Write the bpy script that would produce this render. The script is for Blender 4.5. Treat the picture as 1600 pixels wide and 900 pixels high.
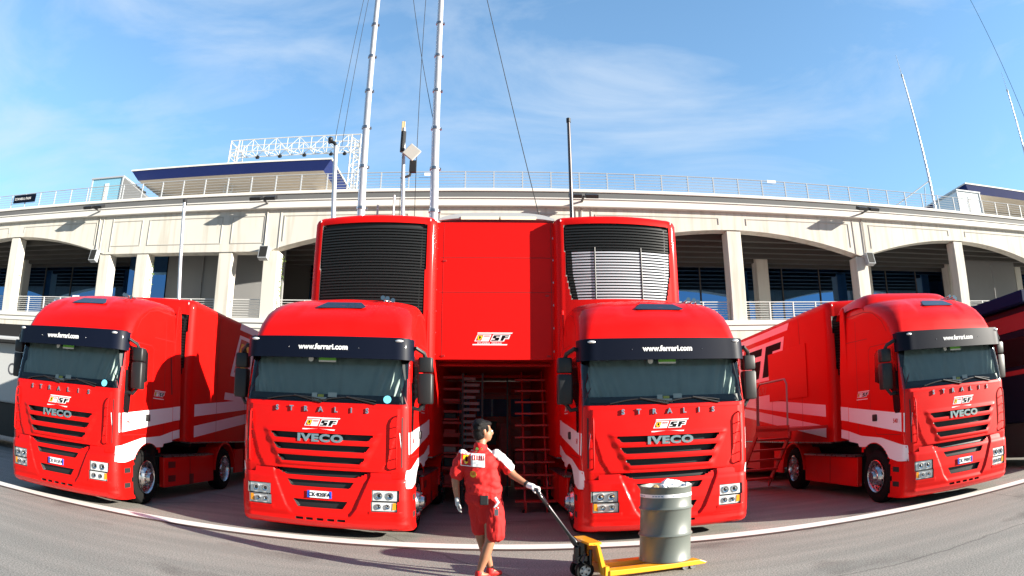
import bpy, bmesh, math, random
from math import sin, cos, pi, sqrt, asin, acos, atan2
from mathutils import Vector, Matrix, noise
random.seed(7)
scene = bpy.context.scene
for o in list(bpy.data.objects):
    bpy.data.objects.remove(o)
COL = scene.collection

# ------------------------------------------------------------------ camera
CAM_H = 1.633
PITCH, ROLL, YAW = 0.2190, 0.0, -0.0230
cam = bpy.data.cameras.new('camera')
cam.type = 'PANO'
cam.panorama_type = 'FISHEYE_EQUISOLID'
cam.fisheye_lens = 22.5246
cam.fisheye_fov = pi
cam.sensor_width = 36
cam.sensor_height = 20.25
cam.clip_start = 0.05
cam.clip_end = 3000
camo = bpy.data.objects.new('camera', cam)
COL.objects.link(camo)
_R = Matrix.Rotation(YAW, 3, 'Z') @ Matrix.Rotation(PITCH, 3, 'X') @ Matrix.Rotation(ROLL, 3, 'Y')
camo.matrix_world = Matrix.Translation((0, 0, CAM_H)) @ (_R @ Matrix(((1, 0, 0), (0, 0, -1), (0, 1, 0)))).to_4x4()
scene.camera = camo

# ------------------------------------------------------------------ light
SUN_EL = math.radians(16.5)
SUN_AZ = atan2(0.944, -0.345)            # direction to the sun, measured from +Y towards +X
scene.view_settings.view_transform = 'Standard'
scene.view_settings.look = 'None'
scene.view_settings.gamma = 1
scene.view_settings.use_curve_mapping = False
scene.view_settings.exposure = 1.60
world = bpy.data.worlds.new('World')
scene.world = world
world.use_nodes = True
wn, wl = world.node_tree.nodes, world.node_tree.links
wn.clear()
wout = wn.new('ShaderNodeOutputWorld')
wbg = wn.new('ShaderNodeBackground')
wbg.inputs['Strength'].default_value = 0.078
sky = wn.new('ShaderNodeTexSky')
sky.sky_type = 'NISHITA'
sky.sun_disc = False
sky.sun_elevation = SUN_EL
sky.sun_rotation = SUN_AZ
sky.air_density = 1.0
sky.dust_density = 0.3
sky.ozone_density = 2.5
tc = wn.new('ShaderNodeTexCoord')
mp = wn.new('ShaderNodeMapping')
mp.inputs['Scale'].default_value = (1.3, 2.0, 4.2)
mp.inputs['Rotation'].default_value = (0.25, 0.45, 0.3)
nz = wn.new('ShaderNodeTexNoise')
nz.inputs['Scale'].default_value = 1.55
nz.inputs['Detail'].default_value = 7
nz.inputs['Roughness'].default_value = 0.58
nz.inputs['Distortion'].default_value = 0.9
rp = wn.new('ShaderNodeValToRGB')
rp.color_ramp.elements[0].position = 0.47
rp.color_ramp.elements[0].color = (0, 0, 0, 1)
rp.color_ramp.elements[1].position = 0.86
rp.color_ramp.elements[1].color = (0.75, 0.75, 0.75, 1)
sepw = wn.new('ShaderNodeSeparateXYZ')
hz = wn.new('ShaderNodeMapRange')         # paler air low down and towards the sun
hz.inputs['From Min'].default_value = 0.95
hz.inputs['From Max'].default_value = 0.0
hz.inputs['To Min'].default_value = 0.0
hz.inputs['To Max'].default_value = 0.55
hue = wn.new('ShaderNodeMix')
hue.data_type = 'RGBA'
hue.blend_type = 'MULTIPLY'
hue.inputs[0].default_value = 1.0
hue.inputs[7].default_value = (0.98, 1.30, 1.42, 1)
mixc = wn.new('ShaderNodeMix')
mixc.data_type = 'RGBA'
mixc.inputs[7].default_value = (3.3, 3.8, 4.4, 1)
mixh = wn.new('ShaderNodeMix')
mixh.data_type = 'RGBA'
mixh.inputs[7].default_value = (1.9, 3.0, 4.1, 1)
wl.new(tc.outputs['Generated'], mp.inputs['Vector'])
wl.new(mp.outputs[0], nz.inputs['Vector'])
wl.new(nz.outputs['Fac'], rp.inputs['Fac'])
wl.new(tc.outputs['Generated'], sepw.inputs[0])
wl.new(sepw.outputs['Z'], hz.inputs['Value'])
wl.new(sky.outputs[0], hue.inputs[6])
wl.new(hue.outputs[2], mixh.inputs[6])
wl.new(hz.outputs[0], mixh.inputs[0])
wl.new(mixh.outputs[2], mixc.inputs[6])
wl.new(rp.outputs[0], mixc.inputs[0])
dim = wn.new('ShaderNodeMapRange')          # unseen sky behind the camera dimmed to cut the fill light
dim.interpolation_type = 'SMOOTHSTEP'
dim.inputs['From Min'].default_value = -0.55
dim.inputs['From Max'].default_value = 0.25
dim.inputs['To Min'].default_value = 0.45
dim.inputs['To Max'].default_value = 1.0
dmx = wn.new('ShaderNodeVectorMath')
dmx.operation = 'SCALE'
wl.new(sepw.outputs['Y'], dim.inputs['Value'])
wl.new(mixc.outputs[2], dmx.inputs[0])
wl.new(dim.outputs[0], dmx.inputs['Scale'])
wl.new(dmx.outputs[0], wbg.inputs['Color'])
wl.new(wbg.outputs[0], wout.inputs['Surface'])

sl = bpy.data.lights.new('sun', 'SUN')
sl.energy = 5.0
sl.angle = math.radians(0.53)
sl.color = (1.0, 0.93, 0.81)
so = bpy.data.objects.new('sun', sl)
COL.objects.link(so)
_d = Vector((sin(SUN_AZ) * cos(SUN_EL), cos(SUN_AZ) * cos(SUN_EL), sin(SUN_EL)))
so.rotation_euler = (-_d).to_track_quat('-Z', 'Y').to_euler()
so.location = (30, -12, 20)

# ------------------------------------------------------------------ materials
def mat(name, col, rough=0.5, metal=0.0, coat=0.0, coat_r=0.04, var=0.0, vscale=3.0, bump=0.0, bscale=40.0, spec=0.5, rvar=0.0):
    m = bpy.data.materials.new(name)
    m.use_nodes = True
    n, l = m.node_tree.nodes, m.node_tree.links
    b = n['Principled BSDF']
    b.inputs['Base Color'].default_value = (*col, 1)
    b.inputs['Roughness'].default_value = rough
    b.inputs['Metallic'].default_value = metal
    b.inputs['Coat Weight'].default_value = coat
    b.inputs['Coat Roughness'].default_value = coat_r
    b.inputs['Specular IOR Level'].default_value = spec
    t = None
    if var or bump or rvar:
        t = n.new('ShaderNodeTexCoord')
    if var or rvar:
        a = n.new('ShaderNodeTexNoise')
        a.inputs['Scale'].default_value = vscale
        a.inputs['Detail'].default_value = 6
        l.new(t.outputs['Object'], a.inputs['Vector'])
    if var:
        mx = n.new('ShaderNodeMix')
        mx.data_type = 'RGBA'
        mx.inputs[6].default_value = (*[c * (1 - var) for c in col], 1)
        mx.inputs[7].default_value = (*[min(1, c * (1 + var)) for c in col], 1)
        l.new(a.outputs['Fac'], mx.inputs[0])
        l.new(mx.outputs[2], b.inputs['Base Color'])
    if rvar:
        r = n.new('ShaderNodeMapRange')
        r.inputs['From Min'].default_value = 0.3
        r.inputs['From Max'].default_value = 0.7
        r.inputs['To Min'].default_value = max(0.02, rough - rvar)
        r.inputs['To Max'].default_value = rough + rvar
        l.new(a.outputs['Fac'], r.inputs['Value'])
        l.new(r.outputs[0], b.inputs['Roughness'])
    if bump:
        a2 = n.new('ShaderNodeTexNoise')
        a2.inputs['Scale'].default_value = bscale
        a2.inputs['Detail'].default_value = 4
        bp = n.new('ShaderNodeBump')
        bp.inputs['Strength'].default_value = bump
        bp.inputs['Distance'].default_value = 0.02
        l.new(t.outputs['Object'], a2.inputs['Vector'])
        l.new(a2.outputs['Fac'], bp.inputs['Height'])
        l.new(bp.outputs[0], b.inputs['Normal'])
    return m

RED = mat('red_paint', (0.66, 0.0045, 0.003), 0.5, 0, 0.30, 0.03, var=0.05, vscale=2.0, rvar=0.08, spec=0.12)
REDT = mat('red_trailer_paint', (0.60, 0.005, 0.0035), 0.55, 0, 0.15, 0.08, spec=0.10, var=0.07, vscale=1.1, bump=0.02, bscale=1.6)
REDM = mat('red_painted_metal', (0.50, 0.010, 0.008), 0.45)
BLACK = mat('black_plastic', (0.012, 0.012, 0.013), 0.5, bump=0.05, bscale=150)
GLOSSB = mat('gloss_black', (0.008, 0.008, 0.009), 0.18, coat=0.5)
DARK = mat('dark_underbody', (0.01, 0.01, 0.01), 0.8)
WHITE = mat('white_decal', (0.80, 0.80, 0.82), 0.4, coat=0.4, coat_r=0.1)
NAVY = mat('navy_gloss', (0.003, 0.005, 0.014), 0.5, coat=0.05, coat_r=0.05, spec=0.12)
HORN = mat('dull_chrome', (0.42, 0.42, 0.42), 0.15, 1.0)
CHROME = mat('chrome', (0.85, 0.85, 0.86), 0.12, 1.0)
STEEL = mat('satin_steel', (0.42, 0.42, 0.44), 0.32, 1.0, rvar=0.1, vscale=20)
ALU = mat('polished_aluminium_rim', (0.62, 0.61, 0.60), 0.26, 1.0, rvar=0.06, vscale=15)
TYRE = mat('tyre_rubber', (0.008, 0.008, 0.008), 0.8, bump=0.2, bscale=60, spec=0.15)
YEL = mat('yellow_decal', (0.85, 0.60, 0.01), 0.4)
INK = mat('black_ink', (0.006, 0.006, 0.008), 0.7, spec=0.1)
AMBER = mat('amber_lens', (0.85, 0.30, 0.01), 0.15, coat=0.5)
CURT = mat('curtain_cloth', (0.37, 0.45, 0.42), 0.9, var=0.12, vscale=6)
PAPER = mat('white_card', (0.80, 0.80, 0.74), 0.7)
GREEN = mat('green_sticker', (0.20, 0.60, 0.08), 0.5)
YCARD = mat('yellow_card', (0.75, 0.70, 0.10), 0.6)
SKYB = mat('blue_sticker', (0.15, 0.55, 0.75), 0.4)
PLATEB = mat('plate_blue', (0.01, 0.08, 0.55), 0.4)
LAMPG = mat('headlamp_reflector', (0.80, 0.80, 0.80), 0.22, 0.45)
SLAT = mat('louvre_black_slat', (0.010, 0.010, 0.011), 0.35, coat=0.3)
SLAT_REFL = mat('louvre_reflection_slat', (0.66, 0.70, 0.76), 0.3, 0.3)  # pale slat colour stands in for a bright reflection
WALL = mat('cream_render', (0.59, 0.565, 0.51), 0.85, var=0.09, vscale=0.35, bump=0.05, bscale=8)
def streaks(m, dark=0.80):
    n, l = m.node_tree.nodes, m.node_tree.links
    b = n['Principled BSDF']
    src = b.inputs['Base Color'].links[0].from_socket
    t = n.new('ShaderNodeTexCoord')
    g = n.new('ShaderNodeMapping')
    g.inputs['Scale'].default_value = (2.2, 2.2, 0.22)
    q = n.new('ShaderNodeTexNoise')
    q.inputs['Scale'].default_value = 1.4
    q.inputs['Detail'].default_value = 7
    r = n.new('ShaderNodeValToRGB')
    r.color_ramp.elements[0].position = 0.34
    r.color_ramp.elements[0].color = (dark, dark * 0.98, dark * 0.94, 1)
    r.color_ramp.elements[1].position = 0.52
    r.color_ramp.elements[1].color = (1, 1, 1, 1)
    x = n.new('ShaderNodeMix')
    x.data_type = 'RGBA'
    x.blend_type = 'MULTIPLY'
    x.inputs[0].default_value = 1
    l.new(t.outputs['Object'], g.inputs[0])
    l.new(g.outputs[0], q.inputs['Vector'])
    l.new(q.outputs['Fac'], r.inputs[0])
    l.new(src, x.inputs[6])
    l.new(r.outputs[0], x.inputs[7])
    l.new(x.outputs[2], b.inputs['Base Color'])
streaks(WALL, 0.84)
WALLG = mat('grey_roof_edge', (0.10, 0.10, 0.10), 0.7, var=0.12, vscale=0.8)
TRIMW = mat('white_cornice', (0.66, 0.64, 0.60), 0.7, var=0.04, vscale=0.6)
GROOVE = mat('shadow_gap_render', (0.45, 0.43, 0.39), 0.9)
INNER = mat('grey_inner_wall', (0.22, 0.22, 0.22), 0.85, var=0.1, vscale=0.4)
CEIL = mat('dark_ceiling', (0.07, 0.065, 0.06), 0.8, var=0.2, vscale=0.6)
RAILM = mat('railing_white', (0.62, 0.62, 0.60), 0.45)
RAILG = mat('railing_grey', (0.36, 0.38, 0.40), 0.45)
GLASSD = mat('reflective_glazing', (0.16, 0.34, 0.62), 0.015, 1.0, bump=0.004, bscale=0.6)
BLUEF = mat('blue_fascia', (0.004, 0.016, 0.11), 0.4, var=0.08)
SOFF = mat('cream_soffit', (0.52, 0.47, 0.40), 0.8)
TRUSSM = mat('white_truss', (0.55, 0.55, 0.53), 0.5)
MASTM = mat('brushed_mast', (0.60, 0.60, 0.62), 0.38, 0.6, rvar=0.08, vscale=8)
GREYT = mat('grey_transporter_paint', (0.46, 0.47, 0.47), 0.45, coat=0.3)
DKLET = mat('dark_grey_letter', (0.08, 0.08, 0.09), 0.5)
YELP = mat('yellow_jack_paint', (0.80, 0.36, 0.008), 0.38, coat=0.4, var=0.08, vscale=9)
DRUM = mat('grey_drum_paint', (0.12, 0.135, 0.122), 0.42, 0.0, coat=0.08, var=0.10, vscale=5, bump=0.03, bscale=10)
SKIN = mat('skin', (0.33, 0.145, 0.08), 0.5, var=0.08, vscale=20)
HAIR = mat('dark_hair', (0.005, 0.004, 0.004), 0.6, spec=0.2, bump=0.6, bscale=90)
SHIRT = mat('red_shirt_cloth', (0.55, 0.008, 0.007), 0.8, var=0.06, vscale=8, bump=0.4, bscale=14)
SHORT = mat('red_shorts_cloth', (0.52, 0.008, 0.007), 0.85, var=0.06, vscale=8, bump=0.5, bscale=11)
CLOTHW = mat('white_cloth', (0.80, 0.80, 0.80), 0.85)
GLOVE = mat('grey_glove', (0.50, 0.50, 0.48), 0.8)
LGLOW = mat('pale_light_strip', (0.80, 0.76, 0.55), 0.4)
BLUEI = mat('dark_blue_panel', (0.012, 0.03, 0.16), 0.5)
LEAF = mat('climbing_leaf', (0.10, 0.16, 0.03), 0.7)

def glass_mat():
    m = bpy.data.materials.new('windscreen_glass')
    m.use_nodes = True
    n, l = m.node_tree.nodes, m.node_tree.links
    n.clear()
    o = n.new('ShaderNodeOutputMaterial')
    t = n.new('ShaderNodeBsdfTransparent')
    t.inputs[0].default_value = (0.93, 0.96, 0.95, 1)
    g = n.new('ShaderNodeBsdfGlossy')
    g.inputs['Roughness'].default_value = 0.01
    f = n.new('ShaderNodeFresnel')
    f.inputs['IOR'].default_value = 1.6
    x = n.new('ShaderNodeMixShader')
    l.new(f.outputs[0], x.inputs[0])
    l.new(t.outputs[0], x.inputs[1])
    l.new(g.outputs[0], x.inputs[2])
    l.new(x.outputs[0], o.inputs[0])
    return m
GLASS = glass_mat()

def asphalt_mat():
    m = bpy.data.materials.new('asphalt')
    m.use_nodes = True
    n, l = m.node_tree.nodes, m.node_tree.links
    b = n['Principled BSDF']
    b.inputs['Roughness'].default_value = 0.85
    b.inputs['Specular IOR Level'].default_value = 0.25
    t = n.new('ShaderNodeTexCoord')
    def nse(scale, detail, sx=1, sy=1, rot=0):
        mpg = n.new('ShaderNodeMapping')
        mpg.inputs['Scale'].default_value = (sx, sy, 1)
        mpg.inputs['Rotation'].default_value = (0, 0, rot)
        q = n.new('ShaderNodeTexNoise')
        q.inputs['Scale'].default_value = scale
        q.inputs['Detail'].default_value = detail
        l.new(t.outputs['Object'], mpg.inputs[0])
        l.new(mpg.outputs[0], q.inputs['Vector'])
        return q
    big, fine, drag = nse(0.35, 5), nse(55, 3), nse(1.0, 6, 0.35, 3.0, 0.12)
    def mix(a, bb, fac, blend='MIX'):
        x = n.new('ShaderNodeMix')
        x.data_type = 'RGBA'
        x.blend_type = blend
        for s, v in ((6, a), (7, bb)):
            if isinstance(v, tuple):
                x.inputs[s].default_value = (*v, 1)
            else:
                l.new(v, x.inputs[s])
        if isinstance(fac, float):
            x.inputs[0].default_value = fac
        else:
            l.new(fac, x.inputs[0])
        return x.outputs[2]
    r1 = n.new('ShaderNodeValToRGB')
    r1.color_ramp.elements[0].position = 0.40
    r1.color_ramp.elements[1].position = 0.64
    l.new(drag.outputs['Fac'], r1.inputs[0])
    c = mix((0.255, 0.238, 0.212), (0.34, 0.318, 0.282), big.outputs['Fac'])
    c = mix((0.25, 0.24, 0.215), c, r1.outputs[0])
    sp = n.new('ShaderNodeValToRGB')
    sp.color_ramp.elements[0].position = 0.35
    sp.color_ramp.elements[0].color = (0.50, 0.50, 0.50, 1)
    sp.color_ramp.elements[1].position = 0.65
    sp.color_ramp.elements[1].color = (1.42, 1.42, 1.42, 1)
    l.new(fine.outputs['Fac'], sp.inputs[0])
    c = mix(c, sp.outputs[0], 0.85, 'MULTIPLY')
    st = nse(0.9, 3, 0.6, 1.0, 0.4)                       # oil and rubber stains
    sr = n.new('ShaderNodeValToRGB')
    sr.color_ramp.elements[0].position = 0.26
    sr.color_ramp.elements[0].color = (0.42, 0.40, 0.40, 1)
    sr.color_ramp.elements[1].position = 0.40
    sr.color_ramp.elements[1].color = (1, 1, 1, 1)
    l.new(st.outputs['Fac'], sr.inputs[0])
    c = mix(c, sr.outputs[0], 0.8, 'MULTIPLY')
    vo = n.new('ShaderNodeTexVoronoi')                    # a few hairline cracks
    vo.feature = 'DISTANCE_TO_EDGE'
    vo.inputs['Scale'].default_value = 0.16
    dn = n.new('ShaderNodeMix')
    dn.data_type = 'RGBA'
    dn.inputs[0].default_value = 0.22
    l.new(t.outputs['Object'], dn.inputs[6])
    l.new(nse(1.6, 6).outputs['Color'], dn.inputs[7])
    l.new(dn.outputs[2], vo.inputs['Vector'])
    cr = n.new('ShaderNodeValToRGB')
    cr.color_ramp.elements[0].position = 0.0
    cr.color_ramp.elements[0].color = (0.45, 0.44, 0.43, 1)
    cr.color_ramp.elements[1].position = 0.0035
    cr.color_ramp.elements[1].color = (1, 1, 1, 1)
    l.new(vo.outputs['Distance'], cr.inputs[0])
    c = mix(c, cr.outputs[0], 0.7, 'MULTIPLY')
    l.new(c, b.inputs['Base Color'])
    bp = n.new('ShaderNodeBump')
    bp.inputs['Strength'].default_value = 0.35
    bp.inputs['Distance'].default_value = 0.008
    l.new(fine.outputs['Fac'], bp.inputs['Height'])
    l.new(bp.outputs[0], b.inputs['Normal'])
    return m
ASPH = asphalt_mat()

# ------------------------------------------------------------------ helpers
SPLIT = {'support_post', 'castor', 'red_band', 'inner_wall', 'light_strip', 'blue_band', 'white_trim', 'dashboard_card', 'wheel',
         'side_rail', 'cornice', 'glass_wall', 'awning_rail', 'fairing_stripe', 'mirror_arm', 'step_slot', 'rivet', 'wall_frame', 'reflection_bar', 'stay', 'tip', 'skirt_hatch'}
def islands(mb):
    par = list(range(len(mb.v)))
    def find(a):
        while par[a] != a:
            par[a] = par[par[a]]
            a = par[a]
        return a
    for f in mb.f:
        for q in f[1:]:
            par[find(q)] = find(f[0])
    g = {}
    for f, m in zip(mb.f, mb.m):
        g.setdefault(find(f[0]), []).append((f, m))
    out = []
    for fs in g.values():
        k = MB()
        idx = {}
        for f, m in fs:
            k.f.append(tuple(idx.setdefault(a, len(idx)) for a in f))
            k.m.append(m)
        k.v = [None] * len(idx)
        for a, b in idx.items():
            k.v[b] = mb.v[a]
        out.append(k)
    return out
class MB:
    def __init__(s):
        s.v, s.f, s.m = [], [], []
    def add(s, vs, fs, mi=0):
        k = len(s.v)
        s.v += [tuple(v) for v in vs]
        s.f += [tuple(i + k for i in f) for f in fs]
        s.m += [mi] * len(fs) if isinstance(mi, int) else list(mi)
        return s
    def box(s, x0, x1, y0, y1, z0, z1, mi=0, M=None):
        vs = [Vector((x, y, z)) for x in (x0, x1) for y in (y0, y1) for z in (z0, z1)]
        if M:
            vs = [M @ v for v in vs]
        return s.add(vs, [(0, 1, 3, 2), (4, 6, 7, 5), (0, 4, 5, 1), (2, 3, 7, 6), (0, 2, 6, 4), (1, 5, 7, 3)], mi)
    def cyl(s, p0, p1, r0, r1=None, n=14, mi=0, caps=True):
        r1 = r0 if r1 is None else r1
        p0, p1 = Vector(p0), Vector(p1)
        a = (p1 - p0).normalized()
        u = a.cross(Vector((0, 0, 1)) if abs(a.z) < 0.9 else Vector((1, 0, 0))).normalized()
        w = a.cross(u)
        vs = []
        for p, r in ((p0, r0), (p1, r1)):
            vs += [p + (u * cos(2 * pi * i / n) + w * sin(2 * pi * i / n)) * r for i in range(n)]
        fs = [(i, (i + 1) % n, n + (i + 1) % n, n + i) for i in range(n)]
        if caps:
            fs += [tuple(range(n))[::-1], tuple(range(n, 2 * n))]
        return s.add(vs, fs, mi)
    def tube(s, pts, r, n=8, mi=0):
        pts = [Vector(p) for p in pts]
        vs, fs = [], []
        u = None
        for k, p in enumerate(pts):
            a = (pts[min(k + 1, len(pts) - 1)] - pts[max(k - 1, 0)]).normalized()
            if u is None:
                u = a.cross(Vector((0, 0, 1)) if abs(a.z) < 0.9 else Vector((1, 0, 0))).normalized()
            else:
                u = (u - a * u.dot(a)).normalized()
            w = a.cross(u)
            rr = r[k] if isinstance(r, (list, tuple)) else r
            vs += [p + (u * cos(2 * pi * i / n) + w * sin(2 * pi * i / n)) * rr for i in range(n)]
        for k in range(len(pts) - 1):
            fs += [(k * n + i, k * n + (i + 1) % n, (k + 1) * n + (i + 1) % n, (k + 1) * n + i) for i in range(n)]
        fs += [tuple(range(n))[::-1], tuple(range((len(pts) - 1) * n, len(pts) * n))]
        return s.add(vs, fs, mi)
    def lathe(s, prof, M=None, n=32, mi=0):
        """prof: (radius, height) about local Z"""
        vs, fs = [], []
        for r, h in prof:
            for i in range(n):
                v = Vector((r * cos(2 * pi * i / n), r * sin(2 * pi * i / n), h))
                vs.append(M @ v if M else v)
        for k in range(len(prof) - 1):
            fs += [(k * n + i, k * n + (i + 1) % n, (k + 1) * n + (i + 1) % n, (k + 1) * n + i) for i in range(n)]
        return s.add(vs, fs, mi)
    def ball(s, c, r, n=12, mi=0, sc=(1, 1, 1), M=None):
        vs, fs = [], []
        m = n // 2
        for j in range(m + 1):
            t = pi * j / m
            for i in range(n):
                v = Vector((sin(t) * cos(2 * pi * i / n) * r * sc[0], sin(t) * sin(2 * pi * i / n) * r * sc[1], cos(t) * r * sc[2]))
                if M:
                    v = M @ v
                vs.append(v + Vector(c))
        for j in range(m):
            fs += [(j * n + i, (j + 1) * n + i, (j + 1) * n + (i + 1) % n, j * n + (i + 1) % n) for i in range(n)]
        return s.add(vs, fs, mi)
    def build(s, name, mats, parent=None, smooth=40, bevel=0, recalc=True):
        if name in SPLIT and len(s.f) > 1:
            parts = islands(s)
            if len(parts) > 1:
                obs = [q._build(name, mats, parent, smooth, bevel, recalc) for q in parts]
                return obs[0]
        return s._build(name, mats, parent, smooth, bevel, recalc)
    def _build(s, name, mats, parent=None, smooth=40, bevel=0, recalc=True):
        me = bpy.data.meshes.new(name)
        me.from_pydata(s.v, [], s.f)
        for m in (mats if isinstance(mats, (list, tuple)) else [mats]):
            me.materials.append(m)
        me.polygons.foreach_set('material_index', s.m)
        bm = bmesh.new()
        bm.from_mesh(me)
        bmesh.ops.remove_doubles(bm, verts=bm.verts, dist=1e-5)
        if recalc:
            bmesh.ops.recalc_face_normals(bm, faces=bm.faces)
        bm.to_mesh(me)
        bm.free()
        if smooth:
            me.polygons.foreach_set('use_smooth', [True] * len(me.polygons))
            me.set_sharp_from_angle(angle=math.radians(smooth))
        o = bpy.data.objects.new(name, me)
        COL.objects.link(o)
        if parent:
            o.parent = parent
        if bevel:
            b = o.modifiers.new('edge', 'BEVEL')
            b.width = bevel
            b.segments = 2
            b.limit_method = 'ANGLE'
            b.angle_limit = math.radians(40)
        return o

def tag(o, label=None, cat=None, group=None, kind=None):
    if label: o['label'] = label
    if cat: o['category'] = cat
    if group: o['group'] = group
    if kind: o['kind'] = kind
    return o

def empty(name, loc=(0, 0, 0), rz=0, parent=None):
    o = bpy.data.objects.new(name, None)
    o.location = loc
    o.rotation_euler = (0, 0, rz)
    o.empty_display_size = 0.2
    COL.objects.link(o)
    if parent:
        o.parent = parent
    return o

def copy_tree(o, parent=None):
    c = o.copy()
    COL.objects.link(c)
    if parent:
        c.parent = parent
    for ch in list(o.children):
        copy_tree(ch, c)
    return c

_tc = {}
def text_geo(s, size=1.0, bold=0.0, extrude=0.0, shear=0.0, space=1.0):
    k = (s, size, bold, extrude, shear, space)
    if k in _tc: return _tc[k]
    cu = bpy.data.curves.new('t', 'FONT')
    cu.body = s
    cu.size = size
    cu.offset = bold
    cu.extrude = extrude
    cu.shear = shear
    cu.space_character = space
    cu.align_x = 'CENTER'
    cu.resolution_u = 3
    ob = bpy.data.objects.new('t', cu)
    COL.objects.link(ob)
    dg = bpy.context.evaluated_depsgraph_get()
    dg.update()
    me = bpy.data.meshes.new_from_object(ob.evaluated_get(dg))
    r = ([tuple(v.co) for v in me.vertices], [tuple(p.vertices) for p in me.polygons])
    bpy.data.objects.remove(ob)
    bpy.data.curves.remove(cu)
    bpy.data.meshes.remove(me)
    _tc[k] = r
    return r

def put_text(mb, s, size, fmap, mi=0, **k):
    vs, fs = text_geo(s, size, **k)
    mb.add([fmap(v[0], v[1], v[2]) for v in vs], fs, mi)

# team badge (local units: about 3.1 wide x 1 high), fmap(u, v, off); material slots 0 white 1 ink 2 yellow 3 dark red
def badge(mb, s, fmap, text=True, mi0=0, tmi=0):
    def P(pts, off, mi):
        q = [((x - 7.9) / 4.6 * s, (3.4 - y) / 4.6 * s) for x, y in pts]
        mb.add([fmap(a, b, off) for a, b in q], [tuple(range(len(q)))], mi0 + mi)
    e = 0.0015
    P([(2.9, 1.2), (15.2, 1.2), (14.9, 1.6), (2.75, 1.6)], e, 0)
    P([(1.1, 5.3), (13.3, 5.3), (13.1, 5.7), (1.0, 5.7)], e, 0)
    P([(2.8, 1.9), (7.7, 1.9), (6.7, 4.35), (1.7, 4.35)], e, 0)
    P([(3.0, 2.1), (4.9, 2.1), (4.1, 4.1), (2.2, 4.1)], 2 * e, 3)
    P([(3.1, 2.35), (4.55, 2.35), (4.5, 2.9), (4.05, 3.5), (3.3, 4.0), (2.8, 3.5), (2.82, 2.9)], 3 * e, 2)
    P([(3.5, 2.45), (3.8, 2.5), (3.95, 2.75), (4.3, 2.75), (3.95, 2.95), (4.0, 3.15), (3.75, 3.4), (3.45, 3.65), (3.5, 3.3), (3.2, 3.35), (3.4, 3.05), (3.3, 2.85)], 4 * e, 1)
    for i in range(6):
        x = 5.25 + i * 0.36
        P([(x, 2.15), (x + 0.17, 2.15), (x - 0.1, 2.85), (x - 0.27, 2.85)], 2 * e, 3)
    P([(8.3, 1.9), (14.4, 1.9), (13.8, 3.5), (12.5, 3.5), (12.1, 4.35), (7.2, 4.35)], e, 0)
    P([(8.6, 2.15), (10.95, 2.15), (10.75, 2.62), (9.45, 2.62), (9.3, 2.95), (7.98, 3.3)], 2 * e, 1)
    P([(7.98, 3.3), (9.3, 2.95), (10.6, 2.95), (10.35, 3.62), (9.0, 3.3)], 2.5 * e, 1)
    P([(9.0, 3.3), (10.35, 3.62), (10.1, 4.12), (7.6, 4.12), (7.78, 3.72), (8.9, 3.72)], 2 * e, 1)
    P([(11.55, 2.15), (13.95, 2.15), (13.75, 2.58), (12.6, 2.58), (11.75, 4.12), (10.75, 4.12)], 2 * e, 1)
    P([(12.5, 2.85), (13.6, 2.85), (13.5, 3.2), (12.3, 3.2)], 2.5 * e, 1)
    if text:
        vs, fs = text_geo('SCUDERIA  FERRARI', 0.72, 0.012, 0, 0.3)
        mb.add([fmap((v[0] - 0.75) / 4.6 * s * 1.35, (v[1] - 1.82) / 4.6 * s, e) for v in vs], fs, mi0 + tmi)
BADGE_M = [WHITE, INK, YEL, REDM]

def lerp_tab(z, zs, vs):
    if z <= zs[0]: return vs[0]
    for i in range(len(zs) - 1):
        if z <= zs[i + 1]:
            t = (z - zs[i]) / (zs[i + 1] - zs[i])
            return vs[i] + (vs[i + 1] - vs[i]) * t
    return vs[-1]

def sstep(x):
    x = max(0.0, min(1.0, x))
    return x * x * (3 - 2 * x)

# surfaces of a nose: prof(z) -> f, W, R, bow
def S_front(x, z, off, prof):
    f, W, R, b = prof(z)
    xf = W - R
    ax = abs(x)
    s = 1 if x >= 0 else -1
    if ax <= xf:
        return (x, f + b * (ax / xf) ** 2 - off, z)
    ph = asin(min(1, (ax - xf) / R))
    return (s * (xf + (R + off) * sin(ph)), f + b + R - (R + off) * cos(ph), z)
def S_side(d, z, off, side, prof):
    f, W, R, b = prof(z)
    xf = W - R
    if d < f + b + R:
        ph = acos(max(-1, min(1, 1 - (d - f - b) / R)))
        return (side * (xf + (R + off) * sin(ph)), f + b + R - (R + off) * cos(ph), z)
    return (side * (W + off), d, z)

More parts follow.
